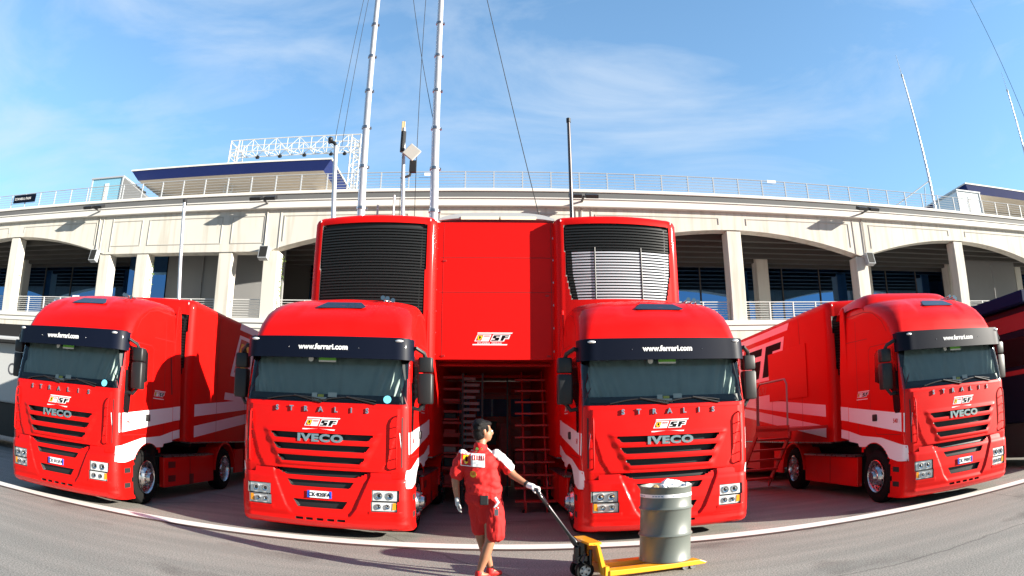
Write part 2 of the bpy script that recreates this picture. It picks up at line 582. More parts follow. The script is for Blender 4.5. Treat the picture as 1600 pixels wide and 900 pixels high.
def cols(D, nf, na, ns, amax=90, front=True):
    c = []
    if ns: c += [('S', -1, 1 - i / ns) for i in range(ns)]
    if na: c += [('A', -1, math.radians(amax) * (1 - i / na)) for i in range(na)]
    c += [('F', 0, -1 + 2 * i / nf) for i in range(nf + 1)]
    if na: c += [('A', 1, math.radians(amax) * (i + 1) / na) for i in range(na)]
    if ns: c += [('S', 1, (i + 1) / ns) for i in range(ns)]
    return c
def shell(mb, prof, zs, cl, D, disp=None, keep=None, off0=0.0, mi0=0, cap=None):
    base = len(mb.v)
    info = []
    for z in zs:
        f, W, R, b = prof(z)
        xf = W - R
        for k, sd, t in cl:
            if k == 'F':
                x = t * xf
                o, m = (disp(x, z) if disp else (0, mi0))
                o += off0
                p = (x, f + b * t * t - o, z)
            elif k == 'A':
                x = sd * (xf + R * sin(t))
                o, m = (disp(x, z) if disp else (0, mi0))
                o += off0
                p = (sd * (xf + (R + o) * sin(t)), f + b + R - (R + o) * cos(t), z)
            else:
                d0 = f + b + R
                o, m = off0, mi0
                p = (sd * (W + o), d0 + (D - d0) * t, z)
            mb.v.append(p)
            info.append((k, p, m))
    n = len(cl)
    for j in range(len(zs) - 1):
        for i in range(n - 1):
            q = (j * n + i, j * n + i + 1, (j + 1) * n + i + 1, (j + 1) * n + i)
            if keep:
                cx = sum(info[a][1][0] for a in q) / 4
                cy = sum(info[a][1][1] for a in q) / 4
                cz = sum(info[a][1][2] for a in q) / 4
                if not keep(info[q[0]][0], cx, cy, cz): continue
            mb.f.append(tuple(base + a for a in q))
            mb.m.append(max(info[a][2] for a in q) if disp else mi0)
    if cap:
        j = len(zs) - 1
        top = [base + j * n + i for i in range(n)]
        cx, cy = 0, cap[0]
        prev = top
        for sc, dz in cap[1]:
            k = len(mb.v)
            for a in top:
                v = mb.v[a]
                mb.v.append((cx + (v[0] - cx) * sc, cy + (v[1] - cy) * sc, v[2] + dz))
            cur = list(range(k, k + n))
            for i in range(n):
                mb.f.append((prev[i], prev[(i + 1) % n], cur[(i + 1) % n], cur[i]))
                mb.m.append(mi0)
            prev = cur
        mb.f.append(tuple(prev))
        mb.m.append(mi0)
    return mb

def rows(a, b, step, edges=()):
    z, r = a, []
    while z < b - 1e-6:
        r.append(z)
        z += step
    r.append(b)
    for e in edges:
        r = [q for q in r if abs(q - e) > 0.005] + [e - 0.003, e + 0.003]
    return sorted(r)

def side_patch(mb, pts_top, pts_bot, off, side, prof, mi=0, n=24):
    """strip between two (d,z) polylines given by end points"""
    vs = []
    for i in range(n + 1):
        t = i / n
        for (a, b) in (pts_top, pts_bot):
            d = a[0] + (b[0] - a[0]) * t
            z = a[1] + (b[1] - a[1]) * t
            vs.append(S_side(d, z, off, side, prof))
    mb.add(vs, [(2 * i, 2 * i + 1, 2 * i + 3, 2 * i + 2) for i in range(n)], mi)

def side_poly(mb, pts, off, side, prof, mi=0):
    zs = sorted({z for d, z in pts})
    rows_ = []
    for a, b in zip(zs[:-1], zs[1:]):
        n = max(1, int((b - a) / 0.06))
        rows_ += [a + (b - a) * i / n for i in range(n)]
    rows_.append(zs[-1])
    vs = []
    for z in rows_:
        zz = min(max(z, zs[0] + 1e-4), zs[-1] - 1e-4)
        xs_ = []
        for (d0, z0), (d1, z1) in zip(pts, pts[1:] + pts[:1]):
            if (z0 - zz) * (z1 - zz) <= 0 and z0 != z1:
                xs_.append(d0 + (d1 - d0) * (zz - z0) / (z1 - z0))
        a, b = min(xs_), max(xs_)
        vs += [S_side(a + (b - a) * i / 6, z, off, side, prof) for i in range(7)]
    mb.add(vs, [(7 * j + i, 7 * j + i + 1, 7 * j + i + 8, 7 * j + i + 7) for j in range(len(rows_) - 1) for i in range(6)], mi)

def front_quad(mb, q, off, prof, mi=0, nx=8, nz=3):
    """q: bl, br, tr, tl in (x,z)"""
    vs = []
    for j in range(nz + 1):
        v = j / nz
        for i in range(nx + 1):
            u = i / nx
            x = (q[0][0] * (1 - u) + q[1][0] * u) * (1 - v) + (q[3][0] * (1 - u) + q[2][0] * u) * v
            z = (q[0][1] * (1 - u) + q[1][1] * u) * (1 - v) + (q[3][1] * (1 - u) + q[2][1] * u) * v
            vs.append(S_front(x, z, off, prof))
    w = nx + 1
    mb.add(vs, [(j * w + i, j * w + i + 1, (j + 1) * w + i + 1, (j + 1) * w + i) for j in range(nz) for i in range(nx)], mi)

# ------------------------------------------------------------------ ground
def sheet(name, x0, x1, y0, y1, z, m, nx=1, label=None, cat=None):
    mb = MB()
    mb.add([(x0, y0, z), (x1, y0, z), (x1, y1, z), (x0, y1, z)], [(0, 1, 2, 3)])
    o = mb.build(name, m, smooth=0)
    return tag(o, kind='structure')
sheet('ground', -900, 900, -700, 1100, 0, ASPH)

def paint_line():
    wpm = mat('worn_white_paint', (0.78, 0.76, 0.72), 0.7, var=0.10, vscale=6)
    n, l = wpm.node_tree.nodes, wpm.node_tree.links
    mb, md = MB(), MB()
    N = 160
    vs, vd = [], []
    for i in range(N + 1):
        x = -40 + 80 * i / N
        y = 8.58 - 0.010 * x
        w = 0.17
        jit = 0.012 * noise.noise(Vector((x * 2.3, 0, 0)))
        vs += [(x, y - w + jit, 0.004), (x, y + w + jit * 0.7, 0.004)]
        vd += [(x, y - w - 0.13 + 2 * jit, 0.0035), (x, y - w - 0.012, 0.0035)]
    F = [(2 * i, 2 * i + 2, 2 * i + 3, 2 * i + 1) for i in range(N)]
    mb.add(vs, F)
    md.add(vd, F)
    tag(mb.build('road_marking', wpm, smooth=0), kind='structure')
    tag(md.build('road_dark_strip', mat('dark_brown_strip', (0.055, 0.030, 0.024), 0.9, var=0.3, vscale=12, bump=0.3), smooth=0), kind='structure')  # dark brown strip along the near side of the line
paint_line()

# ------------------------------------------------------------------ paddock building
D = 31.0
bld = empty('paddock_building', (0, D, 0))
tag(bld, 'long cream paddock building with shallow arches, cornice and roof terrace', 'building')
def bz(x):                                  # underside of the facade
    if -23.3 <= x <= -12.0: return 10.45
    for c in (-48.5, -31.8, -3.8, 12.6, 29.3, 46.0, 62.7):
        h = 8.35
        if abs(x - c) <= h:
            return 10.50 + 1.28 * (1 - (abs(x - c) / h) ** 1.9)
    return 10.45
mb = MB()
xs = [-56.8 + i * 0.25 for i in range(int(127.8 / 0.25) + 1)]
vs = []
for x in xs:
    z = bz(x)
    vs += [(x, 0, z), (x, 0, 12.78), (x, 0.7, z), (x, 0.7, 12.78)]
fs = []
for i in range(len(xs) - 1):
    a, b = 4 * i, 4 * i + 4
    fs += [(a, b, b + 1, a + 1), (a, a + 2, b + 2, b), (a + 2, a + 3, b + 3, b + 2)]
mb.add(vs, fs)
mb.build('facade', WALL, bld, smooth=30)
mb = MB()
mb.box(-57, 71, -0.24, 0.5, 12.78, 13.16, 0)
mb.box(-57, 71, -0.30, 0.5, 13.161, 13.24, 0)
mb.box(-57, 71, -0.14, 1.2, 13.62, 13.80, 0)
mb.build('cornice', TRIMW, bld, smooth=0, bevel=0.03)
mb = MB()
mb.add([(-57, -0.22, 13.243), (71, -0.22, 13.243), (71, -0.06, 13.618), (-57, -0.06, 13.618)], [(0, 1, 2, 3)])
mb.build('roof_edge', WALLG, bld, smooth=0)
mb = MB()
mb.box(-57, 71, 0.5, 26, 12.9, 13.6)
mb.build('terrace_slab', SOFF, bld, smooth=0)
# shallow rectangular reliefs in the facade
mb = MB()
def relief(x0, x1, z0, z1):
    w = 0.05
    mb.box(x0, x1, -0.025, -0.001, z1 - w, z1)
    mb.box(x0, x1, -0.025, -0.001, z0, z0 + w)
    mb.box(x0, x0 + w, -0.025, -0.001, z0 + w, z1 - w)
    mb.box(x1 - w, x1, -0.025, -0.001, z0 + w, z1 - w)
for x0, x1 in ((-22.9, -20.6), (-20.1, -15.1), (-14.5, -12.5)):
    relief(x0, x1, 10.9, 12.45)
for c in (-31.8, -3.8, 12.6, 29.3, 46.0):
    for s in (-1, 1):
        a, b = sorted((c + s * 0.8, c + s * 7.6))
        w = 0.05
        mb.box(a, b, -0.025, -0.001, 12.40, 12.45)
        for q in (a, b - w):
            mb.box(q, q + w, -0.025, -0.001, max(bz(q) + 0.3, 11.0), 12.40)
for c in (-40.1, -23.3, -12.0, 4.4, 20.9, 37.6):
    for q in (-0.42, 0.38):
        mb.box(c + q, c + q + 0.05, -0.03, -0.001, 10.6, 12.7)
mb.build('relief_moulding', GROOVE, bld, smooth=0)
colx = [(-40.1, 10.45), (-31.8, 11.7), (-23.25, 10.45), (-20.35, 10.45), (-14.75, 10.45), (-12.0, 10.45), (-3.8, 11.7), (4.4, 10.45), (12.62, 11.7), (20.9, 10.45), (29.3, 11.7), (37.6, 10.45), (46, 11.7)]
for x, z in colx:
    mb = MB()
    mb.box(x - 0.42, x + 0.42, 0.06, 0.86, 6.8, z + 0.05)
    mb.build('column', WALL, bld, smooth=0, bevel=0.03)
for x in (-44, -36, -27.3, 8.6, 16.6, 24.8, 33.2, 41.5, -8, 0):
    mb = MB()
    mb.box(x - 0.4, x + 0.4, 5.4, 6.2, 6.8, 12.3)
    mb.build('inner_column', WALL, bld, smooth=0)
mb = MB()
mb.box(-57, 71, -0.05, 9, 6.35, 6.8)
mb.box(-57, 71, -0.12, 0.0, 6.62, 6.86)
mb.build('balcony_slab', TRIMW, bld, smooth=0)
mb = MB()
mb.box(-57, 71, 0.0, 0.4, 3.6, 6.35)
for x in range(-56, 71, 8):
    mb.box(x, x + 1.2, 0.0, 0.4, 0, 3.6)
mb.build('lower_wall', WALL, bld, smooth=0)
mb = MB()
mb.box(-57, 71, 1.2, 1.4, 0, 3.6)
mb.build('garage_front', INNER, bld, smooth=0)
mb = MB()
mb.box(-57, 71, 0.72, 9.0, 12.3, 12.88)
for k in range(7):
    y = 1.2 + k * 1.15
    mb.box(-57, 71, y, y + 0.28, 11.55, 12.3)
for x in range(-56, 71, 4):
    mb.box(x, x + 0.3, 0.75, 9.0, 11.9, 12.3)
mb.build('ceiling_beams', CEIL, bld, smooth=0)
mb = MB()
mb.box(-57, -23.0, 7.6, 7.7, 6.8, 12.3)
mb.box(-12.0, 71, 7.6, 7.7, 6.8, 12.3)
mb.build('glass_wall', GLASSD, bld, smooth=0)
mb = MB()
mb.box(-57, 71, 7.75, 8.0, 6.8, 12.3)
for x in range(-56, 71, 3):
    mb.box(x - 0.04, x + 0.04, 7.52, 7.6, 6.8, 12.3)
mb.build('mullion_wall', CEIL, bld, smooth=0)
mb = MB()
mb.box(-19.9, -12.1, 2.6, 2.8, 6.8, 12.3)
mb.box(33.5, 40.0, 4.5, 4.7, 6.8, 12.3)
for x in (-17.4, -12.9, 35.0):
    mb.box(x, x + 0.06, 2.5, 2.6, 6.8, 11)
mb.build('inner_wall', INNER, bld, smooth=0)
mb = MB()
mb.box(-22.9, -20.0, 2.6, 2.7, 6.8, 12.3)
mb.build('glass_door', GLASSD, bld, smooth=0)
# terrace railing and balcony railings
def railing(x0, x1, y, z, h, step, nr, mate, name, parent, post_parts=True, rr=0.018):
    r = MB()
    for k in range(nr):
        zz = z + h * (k + 1) / nr
        r.cyl((x0, y, zz), (x1, y, zz), 0.028 if k == nr - 1 else rr * 0.75, n=6)
    ro = r.build(name, mate, parent, smooth=40)
    n = int(round((x1 - x0) / step))
    pm = None
    for i in range(n + 1):
        x = x0 + (x1 - x0) * i / n
        if pm is None:
            q = MB()
            q.box(-0.03, 0.03, -0.03, 0.03, 0, h)
            po = q.build('post', mate, ro, smooth=0)
            pm = po
        else:
            po = pm.copy()
            COL.objects.link(po)
        po.location = (x, y, z)
    return ro
railing(-45, 52, 0.05, 13.8, 0.98, 1.5, 6, RAILG, 'terrace_railing', bld)
bays = [(-39.5, -32.3), (-31.3, -23.8), (-22.7, -20.9), (-19.8, -15.3), (-14.2, -12.5), (-11.4, -4.3), (-3.2, 3.9), (4.9, 12.1), (13.1, 20.4), (21.4, 28.8), (29.8, 37.1)]
for a, b in bays:
    railing(a, b, 0.35, 6.86, 1.05, 1.4, 8, RAILM, 'balcony_railing', bld, rr=0.02)
# a little creeper on two columns
mb = MB()
for cx, n in ((-19.85, 90), (-11.5, 90), (-31.3, 60)):
    for i in range(n):
        x = cx + random.gauss(0, 0.06)
        z = random.uniform(7.6, 10.3)
        y = 0.5 + random.gauss(0, 0.15)
        a = random.uniform(0, pi)
        s = random.uniform(0.05, 0.1)
        mb.add([(x, y, z), (x + s * cos(a), y + s * 0.3, z + s * sin(a)), (x - s * 0.3, y, z + s)], [(0, 1, 2)])
tag(mb.build('creeper', LEAF, smooth=0), 'thin green creeper climbing beside the cream balcony columns', 'plant').location = (0, D, 0)

# ------------------------------------------------------------------ on the terrace
def pavilion(x0, x1, z, label):
    r = empty('rooftop_pavilion', ((x0 + x1) / 2, 34, 13.6))
    w = (x1 - x0) / 2
    h = z - 13.6
    m = MB()
    m.box(-w, w, 0, 12, h, h + 0.10)
    m.build('roof', TRIMW, r, smooth=0)
    m = MB()
    m.add([(-w + .05, .03, h - .002), (w - .05, .03, h - .002), (w - .55, .3, h - .6), (-w + .55, .3, h - .6), (-w + .05, 12, h - .002), (w - .05, 12, h - .002), (w - .55, 12, h - .6), (-w + .55, 12, h - .6)],
          [(0, 1, 2, 3), (0, 3, 7, 4), (1, 5, 6, 2)])
    m.build('fascia', BLUEF, r, smooth=0)
    m = MB()
    m.add([(-w + .55, .3, h - .6), (w - .55, .3, h - .6), (w - 2.2, 2.6, h - .95), (-w + 2.2, 2.6, h - .95), (-w + 2.2, 12, h - .95), (-w + .55, 12, h - .6), (w - 2.2, 12, h - .95), (w - .55, 12, h - .6)], [(0, 1, 2, 3), (0, 3, 4, 5), (1, 7, 6, 2)])
    m.build('soffit', SOFF, r, smooth=0)
    m = MB()
    m.box(-w + 2.2, w - 1.6, 2.62, 11.8, 0, h - 0.96)
    m.build('wall', SOFF, r, smooth=0)
    for a in (-0.35, 0.05):
        m = MB()
        m.box(w * a, w * a + 2.4, 2.55, 2.61, 0.25, 1.75)
        m.build('window', GLASSD, r, smooth=0)
    return tag(r, label, 'pavilion', 'flat roofed pavilions on the terrace')
pavilion(-24.4, -9.9, 16.98, 'long flat roofed pavilion with navy fascia beneath the white truss')
pavilion(34.2, 52.0, 17.25, 'flat roofed terrace pavilion with navy fascia at the right edge, behind the white kiosk')
def strut(m, a, b, r=0.045):
    m.cyl(a, b, r, n=6)
def gantry():
    r = empty('truss_gantry', (-13.1, 36, 13.6))
    m = MB()
    L, H0, H1, W2 = 4.5, 4.9, 5.75, 0.45
    ch = [(-W2, H0), (W2, H0), (-W2, H1), (W2, H1)]
    for y, z in ch:
        strut(m, (-L, y, z), (L, y, z), 0.036)
    n = 11
    for i in range(n + 1):
        x = -L + 2 * L * i / n
        for y in (-W2, W2):
            strut(m, (x, y, H0), (x, y, H1), 0.02)
            if i < n:
                x2 = x + 2 * L / n
                strut(m, (x, y, H0 if i % 2 else H1), (x2, y, H1 if i % 2 else H0), 0.02)
        strut(m, (x, -W2, H0), (x, W2, H0), 0.03)
        if i < n:
            strut(m, (x, -W2 if i % 2 else W2, H0), (x + 2 * L / n, W2 if i % 2 else -W2, H0), 0.025)
    m.build('truss_beam', TRUSSM, r)
    for sx in (-1, 1):
        m = MB()
        for dx in (-0.3, 0.3):
            for y in (-W2, W2):
                strut(m, (sx * (L - 0.3) + dx, y, 0), (sx * (L - 0.3) + dx, y, H1), 0.045)
        k = 0
        z = 0.1
        while z < H1 - 0.5:
            for y in (-W2, W2):
                a = 1 if k % 2 else -1
                strut(m, (sx * (L - 0.3) - 0.3 * a, y, z), (sx * (L - 0.3) + 0.3 * a, y, z + 0.5), 0.028)
                strut(m, (sx * (L - 0.3) - 0.3, y, z), (sx * (L - 0.3) + 0.3, y, z), 0.028)
            z += 0.5
            k += 1
        m.build('truss_leg', TRUSSM, r)
    for i, x in enumerate((-2.6, -1.0, 0.7, 2.5, 3.4)):
        m = MB()
        m.cyl((x, 0, H0 - 0.05), (x, 0, H0 - 0.2), 0.03, n=6)
        m.cyl((x, -0.1, H0 - 0.32), (x, 0.12, H0 - 0.2), 0.10, 0.12, n=10)
        m.build('spotlight', BLACK, r)
    return tag(r, 'white lattice truss gantry with small spotlights above the navy pavilion roof', 'truss')
gantry()
def kiosk(x, w, glass, label):
    r = empty('rooftop_kiosk', (x, 33, 13.6))
    m = MB()
    m.box(-w, w, 0, 3, 0, 2.55, 0)
    m.build('panel_wall', glass, r, smooth=0)
    m = MB()
    m.box(-w - .08, w + .08, -.08, 3.1, 2.55, 2.65)
    for a in (-w, w):
        m.box(a - .05, a + .05, -.05, .05, 0, 2.55)
    m.build('frame', RAILG, r, smooth=0)
    m = MB()
    m.box(-w * .1, w * .15, -.03, -.005, .3, 2.2)
    m.build('door', TRIMW, r, smooth=0)
    m = MB()
    m.add([(w + .1, 0, 2.5), (w + 3.6 * (1 if x < 0 else -1), 0, 0.1), (w + .1, 0, 0.1), (w + .1, 2.5, 2.5), (w + 3.6 * (1 if x < 0 else -1), 2.5, .1), (w + .1, 2.5, .1)],
          [(0, 1, 2), (3, 5, 4), (0, 3, 4, 1)])
    if x < 0:
        m.build('stair_cover', INNER, r, smooth=0)
    return tag(r, label, 'kiosk', 'small cabins on the terrace')
kiosk(-25.6, 1.35, mat('pale_blue_glass_panel', (0.20, 0.42, 0.55), 0.08, coat=0.8), 'pale blue glass stairhead cabin behind the terrace railing')
kiosk(33.3, 1.25, mat('white_kiosk_panel', (0.66, 0.72, 0.74), 0.3), 'white panelled kiosk behind the terrace railing near the lone mast')
def flat_sign(name, x, y, z, w, h, m, label, cat, group=None):
    mb = MB()
    mb.box(-w / 2, w / 2, -0.02, 0.02, -h / 2, h / 2)
    o = mb.build(name, m, smooth=0)
    o.location = (x, y, z)
    return tag(o, label, cat, group)
ban = flat_sign('banner', -31.6, D - 0.05, 14.42, 2.3, 0.55, NAVY, 'dark navy banner with faint white lettering tied to the roof railing', 'banner')
mb = MB()
put_text(mb, 'ISTANBUL PARK', 0.24, lambda a, b, c: (a - .15, -0.025, b - .08), 0)
mb.build('lettering', CLOTHW, ban, smooth=0)
flat_sign('sign_plate', -3.6, D - 0.05, 14.6, 0.55, 0.16, WHITE, 'small white sign plate on the roof railing between the two tall masts', 'sign')
flat_sign('sign_plate', 15.3, D - 0.05, 14.72, 0.55, 0.16, WHITE, 'small white sign plate on the roof railing above the right arches', 'sign')
flat_sign('sign_plate', -25.4, D + 0.28, 7.9, 0.55, 0.22, WHITE, 'small white sign plate on the balcony railing behind the leftmost red truck', 'sign')
def floodlight(x, label):
    r = empty('floodlight', (x, D, 12.6))
    m = MB()
    m.box(-.05, .05, -1.0, 0, .42, .50)
    m.build('bracket', WALLG, r, smooth=0)
    for s in (-1, 1):
        m = MB()
        M = Matrix.Translation((s * 0.42, -0.95, 0.5)) @ Matrix.Rotation(0.5, 4, 'X')
        m.box(-.32, .32, -.22, .22, -.09, .09, 0, M)
        m.box(-.28, .28, -.19, .19, -.095, -.091, 1, M)
        m.build('lamp', [BLACK, STEEL], r, smooth=0, bevel=0.02)
    m = MB()
    m.tube([(0, -.04, .4), (0.02, -.05, -2.0)], 0.025, 6)
    m.build('conduit', GROOVE, r)
    tag(r, label, 'floodlight', 'twin floodlights under the cornice')
    m = MB()
    M = Matrix.Rotation(-0.25, 4, 'X')
    m.box(-.26, .26, -.35, 0.0, -.36, .36, 0, M)
    m.box(-.22, .22, -.352, -.356, -.32, .32, 1, M)
    o = m.build('wall_speaker', [RAILG, DARK], smooth=0, bevel=0.02)
    o.location = (x + .1, D - 0.05, 10.25)
    return o
for x, w, q in ((-24.0, 'left of the window bays', 'over the leftmost red cab'), (-12.4, 'between the two left masts', 'beside the creeper column'), (4.3, 'above the right half of the tall red unit', 'hidden low behind the tall red unit'), (21.2, 'between the two right arches', 'between the two right arches')):
    o = floodlight(x, 'twin black floodlight bracket under the cornice ' + w)
    tag(o, 'grey box speaker hung at the arch foot ' + q, 'speaker', 'wall speakers at the arch feet')

# ------------------------------------------------------------------ race trucks
CZ = [0.74, 1.0, 1.9, 1.95, 2.80, 2.92, 3.10, 3.28, 3.42, 3.52, 3.58, 3.62]
CF = [0.03, 0.00, 0.03, 0.05, 0.22, 0.26, 0.34, 0.47, 0.63, 0.82, 1.00, 1.18]
CW = [1.25, 1.25, 1.245, 1.243, 1.225, 1.22, 1.21, 1.20, 1.18, 1.15, 1.10, 1.02]
CR = [0.17, 0.17, 0.16, 0.16, 0.17, 0.19, 0.25, 0.35, 0.47, 0.58, 0.64, 0.68]
def cab(z):
    return (lerp_tab(z, CZ, CF), lerp_tab(z, CZ, CW), lerp_tab(z, CZ, CR), 0.07)
BZ = [0.15, 0.19, 0.25, 0.30, 0.36, 0.60, 0.86, 0.92, 1.0]
BF = [0.10, 0.01, -0.035, -0.03, -0.05, -0.055, -0.04, -0.01, 0.01]
def bump(z):
    return (lerp_tab(z, BZ, BF), 1.265, 0.22, 0.07)
SL = [(1.412, 1.492, 0.675, 0.75), (1.252, 1.337, 0.625, 0.70), (1.088, 1.172, 0.565, 0.63)]
def cab_disp(x, z):
    ax = abs(x)
    for z0, z1, h0, h1 in SL:
        if z0 < z < z1 and ax < h0 + (h1 - h0) * (z - z0) / (z1 - z0):
            return -0.07, 1
    o = 0.0
    if 0.985 < z < 1.875:
        hw = lerp_tab(z, [0.985, 1.15, 1.6, 1.875], [0.86, 0.96, 1.09, 1.09])
        if ax < hw: o += 0.014
    if 1.02 < z < 1.55:
        hw = lerp_tab(z, [1.02, 1.55], [0.66, 0.92])
        t = sstep((hw - ax) / 0.10) * sstep((z - 1.02) / 0.03) * sstep((1.55 - z) / 0.05)
        g = 0.5 + 0.5 * cos((z - 1.38) / 0.163 * 2 * pi)
        o += t * (0.012 + 0.014 * g)
    if 3.22 < z < 3.56 and ax < 0.62:
        o -= 0.035 * sstep((z - 3.22) / 0.08) * sstep((0.62 - ax) / 0.15)
    return o, 0
def arch(d, z, c, r):
    return (d - c) ** 2 + (z - 0.47) ** 2 < r * r
def cab_keep(k, x, d, z):
    if k != 'S':
        if 1.935 < z < 2.66 and abs(x) < 1.195: return False
        if abs(x) < 1.0 and z < 0.985: return False
        return True
    if arch(d, z, 1.15, 0.60): return False
    if d > 1.6 and z < 1.06 + (d - 1.7) * 0.16: return False
    return True
BS = [(0.893, 0.984, 0.50, 0.69), (0.742, 0.825, 0.415, 0.478), (0.445, 0.55, 0.32, 0.39)]
def bump_disp(x, z):
    ax = abs(x)
    for z0, z1, h0, h1 in BS:
        if z0 < z < z1 and ax < h0 + (h1 - h0) * (z - z0) / (z1 - z0):
            return -0.08, 1
    if 0.265 < z < 0.292:
        for k in range(5):
            c = -0.31 + 0.155 * k
            if abs(x - c) < 0.05: return -0.05, 1
    if 0.585 < z < 0.74 and 0.745 < ax < 1.10: return -0.035, 1
    if 0.44 < z < 0.58 and 0.735 < ax < 1.09: return -0.035, 1
    o = 0.0
    hw = lerp_tab(z, [0.33, 0.45, 0.92], [0.42, 0.52, 0.72])
    if z > 0.33:
        o -= 0.030 * sstep((hw - ax) / 0.03) * sstep((z - 0.33) / 0.04)
    if 0.395 < z < 0.44 and 0.70 < ax < 1.12: o += 0.01
    return o, 0
def bump_keep(k, x, d, z):
    if k == 'S' or abs(x) > 1.20:
        if z > 0.755: return False
        if arch(d, z, 1.15, 0.60): return False
    elif abs(x) > 1.0 and z > 0.90: return False
    return True

def wheel(parent, x, y, side, rear=False):
    w = empty('wheel', (side * x, y, 0.475), 0, parent)
    M = Matrix.Rotation(side * pi / 2, 4, 'Y')
    m = MB()
    m.lathe([(0.27, -0.27), (0.40, -0.28), (0.455, -0.25), (0.475, -0.20), (0.475, -0.05), (0.455, -0.01), (0.40, 0.015), (0.31, 0.01), (0.275, -0.01), (0.27, -0.27)], M, 40)
    for k in range(3):
        z = -0.06 - k * 0.055
        m.lathe([(0.4765, z), (0.470, z - 0.004), (0.470, z - 0.010), (0.4765, z - 0.014)], M, 40)
    m.build('tyre', TYRE, w, smooth=35)
    m = MB()
    if not rear:
        prof = [(0.275, 0.0), (0.29, 0.02), (0.28, 0.025), (0.255, -0.005), (0.245, -0.05), (0.215, -0.045), (0.17, 0.03), (0.155, 0.055), (0.11, 0.058), (0.10, 0.10), (0.085, 0.125), (0.0, 0.128)]
        hz_, hr, bz_ = 0.0, 0.195, 0.062
    else:
        prof = [(0.275, 0.0), (0.29, 0.02), (0.28, 0.025), (0.26, -0.005), (0.25, -0.14), (0.20, -0.17), (0.14, -0.17), (0.13, -0.08), (0.10, -0.02), (0.0, -0.015)]
        hz_, hr, bz_ = -0.17, 0.2, -0.165
    m.lathe(prof, M, 40, 0)
    for i in range(10):
        a = 2 * pi * i / 10
        if not rear:
            c = Vector((hr * cos(a), hr * sin(a), -0.012))
            m.cyl(M @ (c), M @ (c + Vector((0.035 * cos(a), 0.035 * sin(a), 0.048)) * 0 + Vector((0, 0, 0.012))), 0.026, n=10, mi=1)
        a += pi / 10
        c = Vector((0.133 * cos(a), 0.133 * sin(a), bz_ - 0.01))
        m.cyl(M @ c, M @ (c + Vector((0, 0, 0.03))), 0.013, n=6, mi=0)
    m.build('rim', [ALU, DARK], w, smooth=35)
    return w

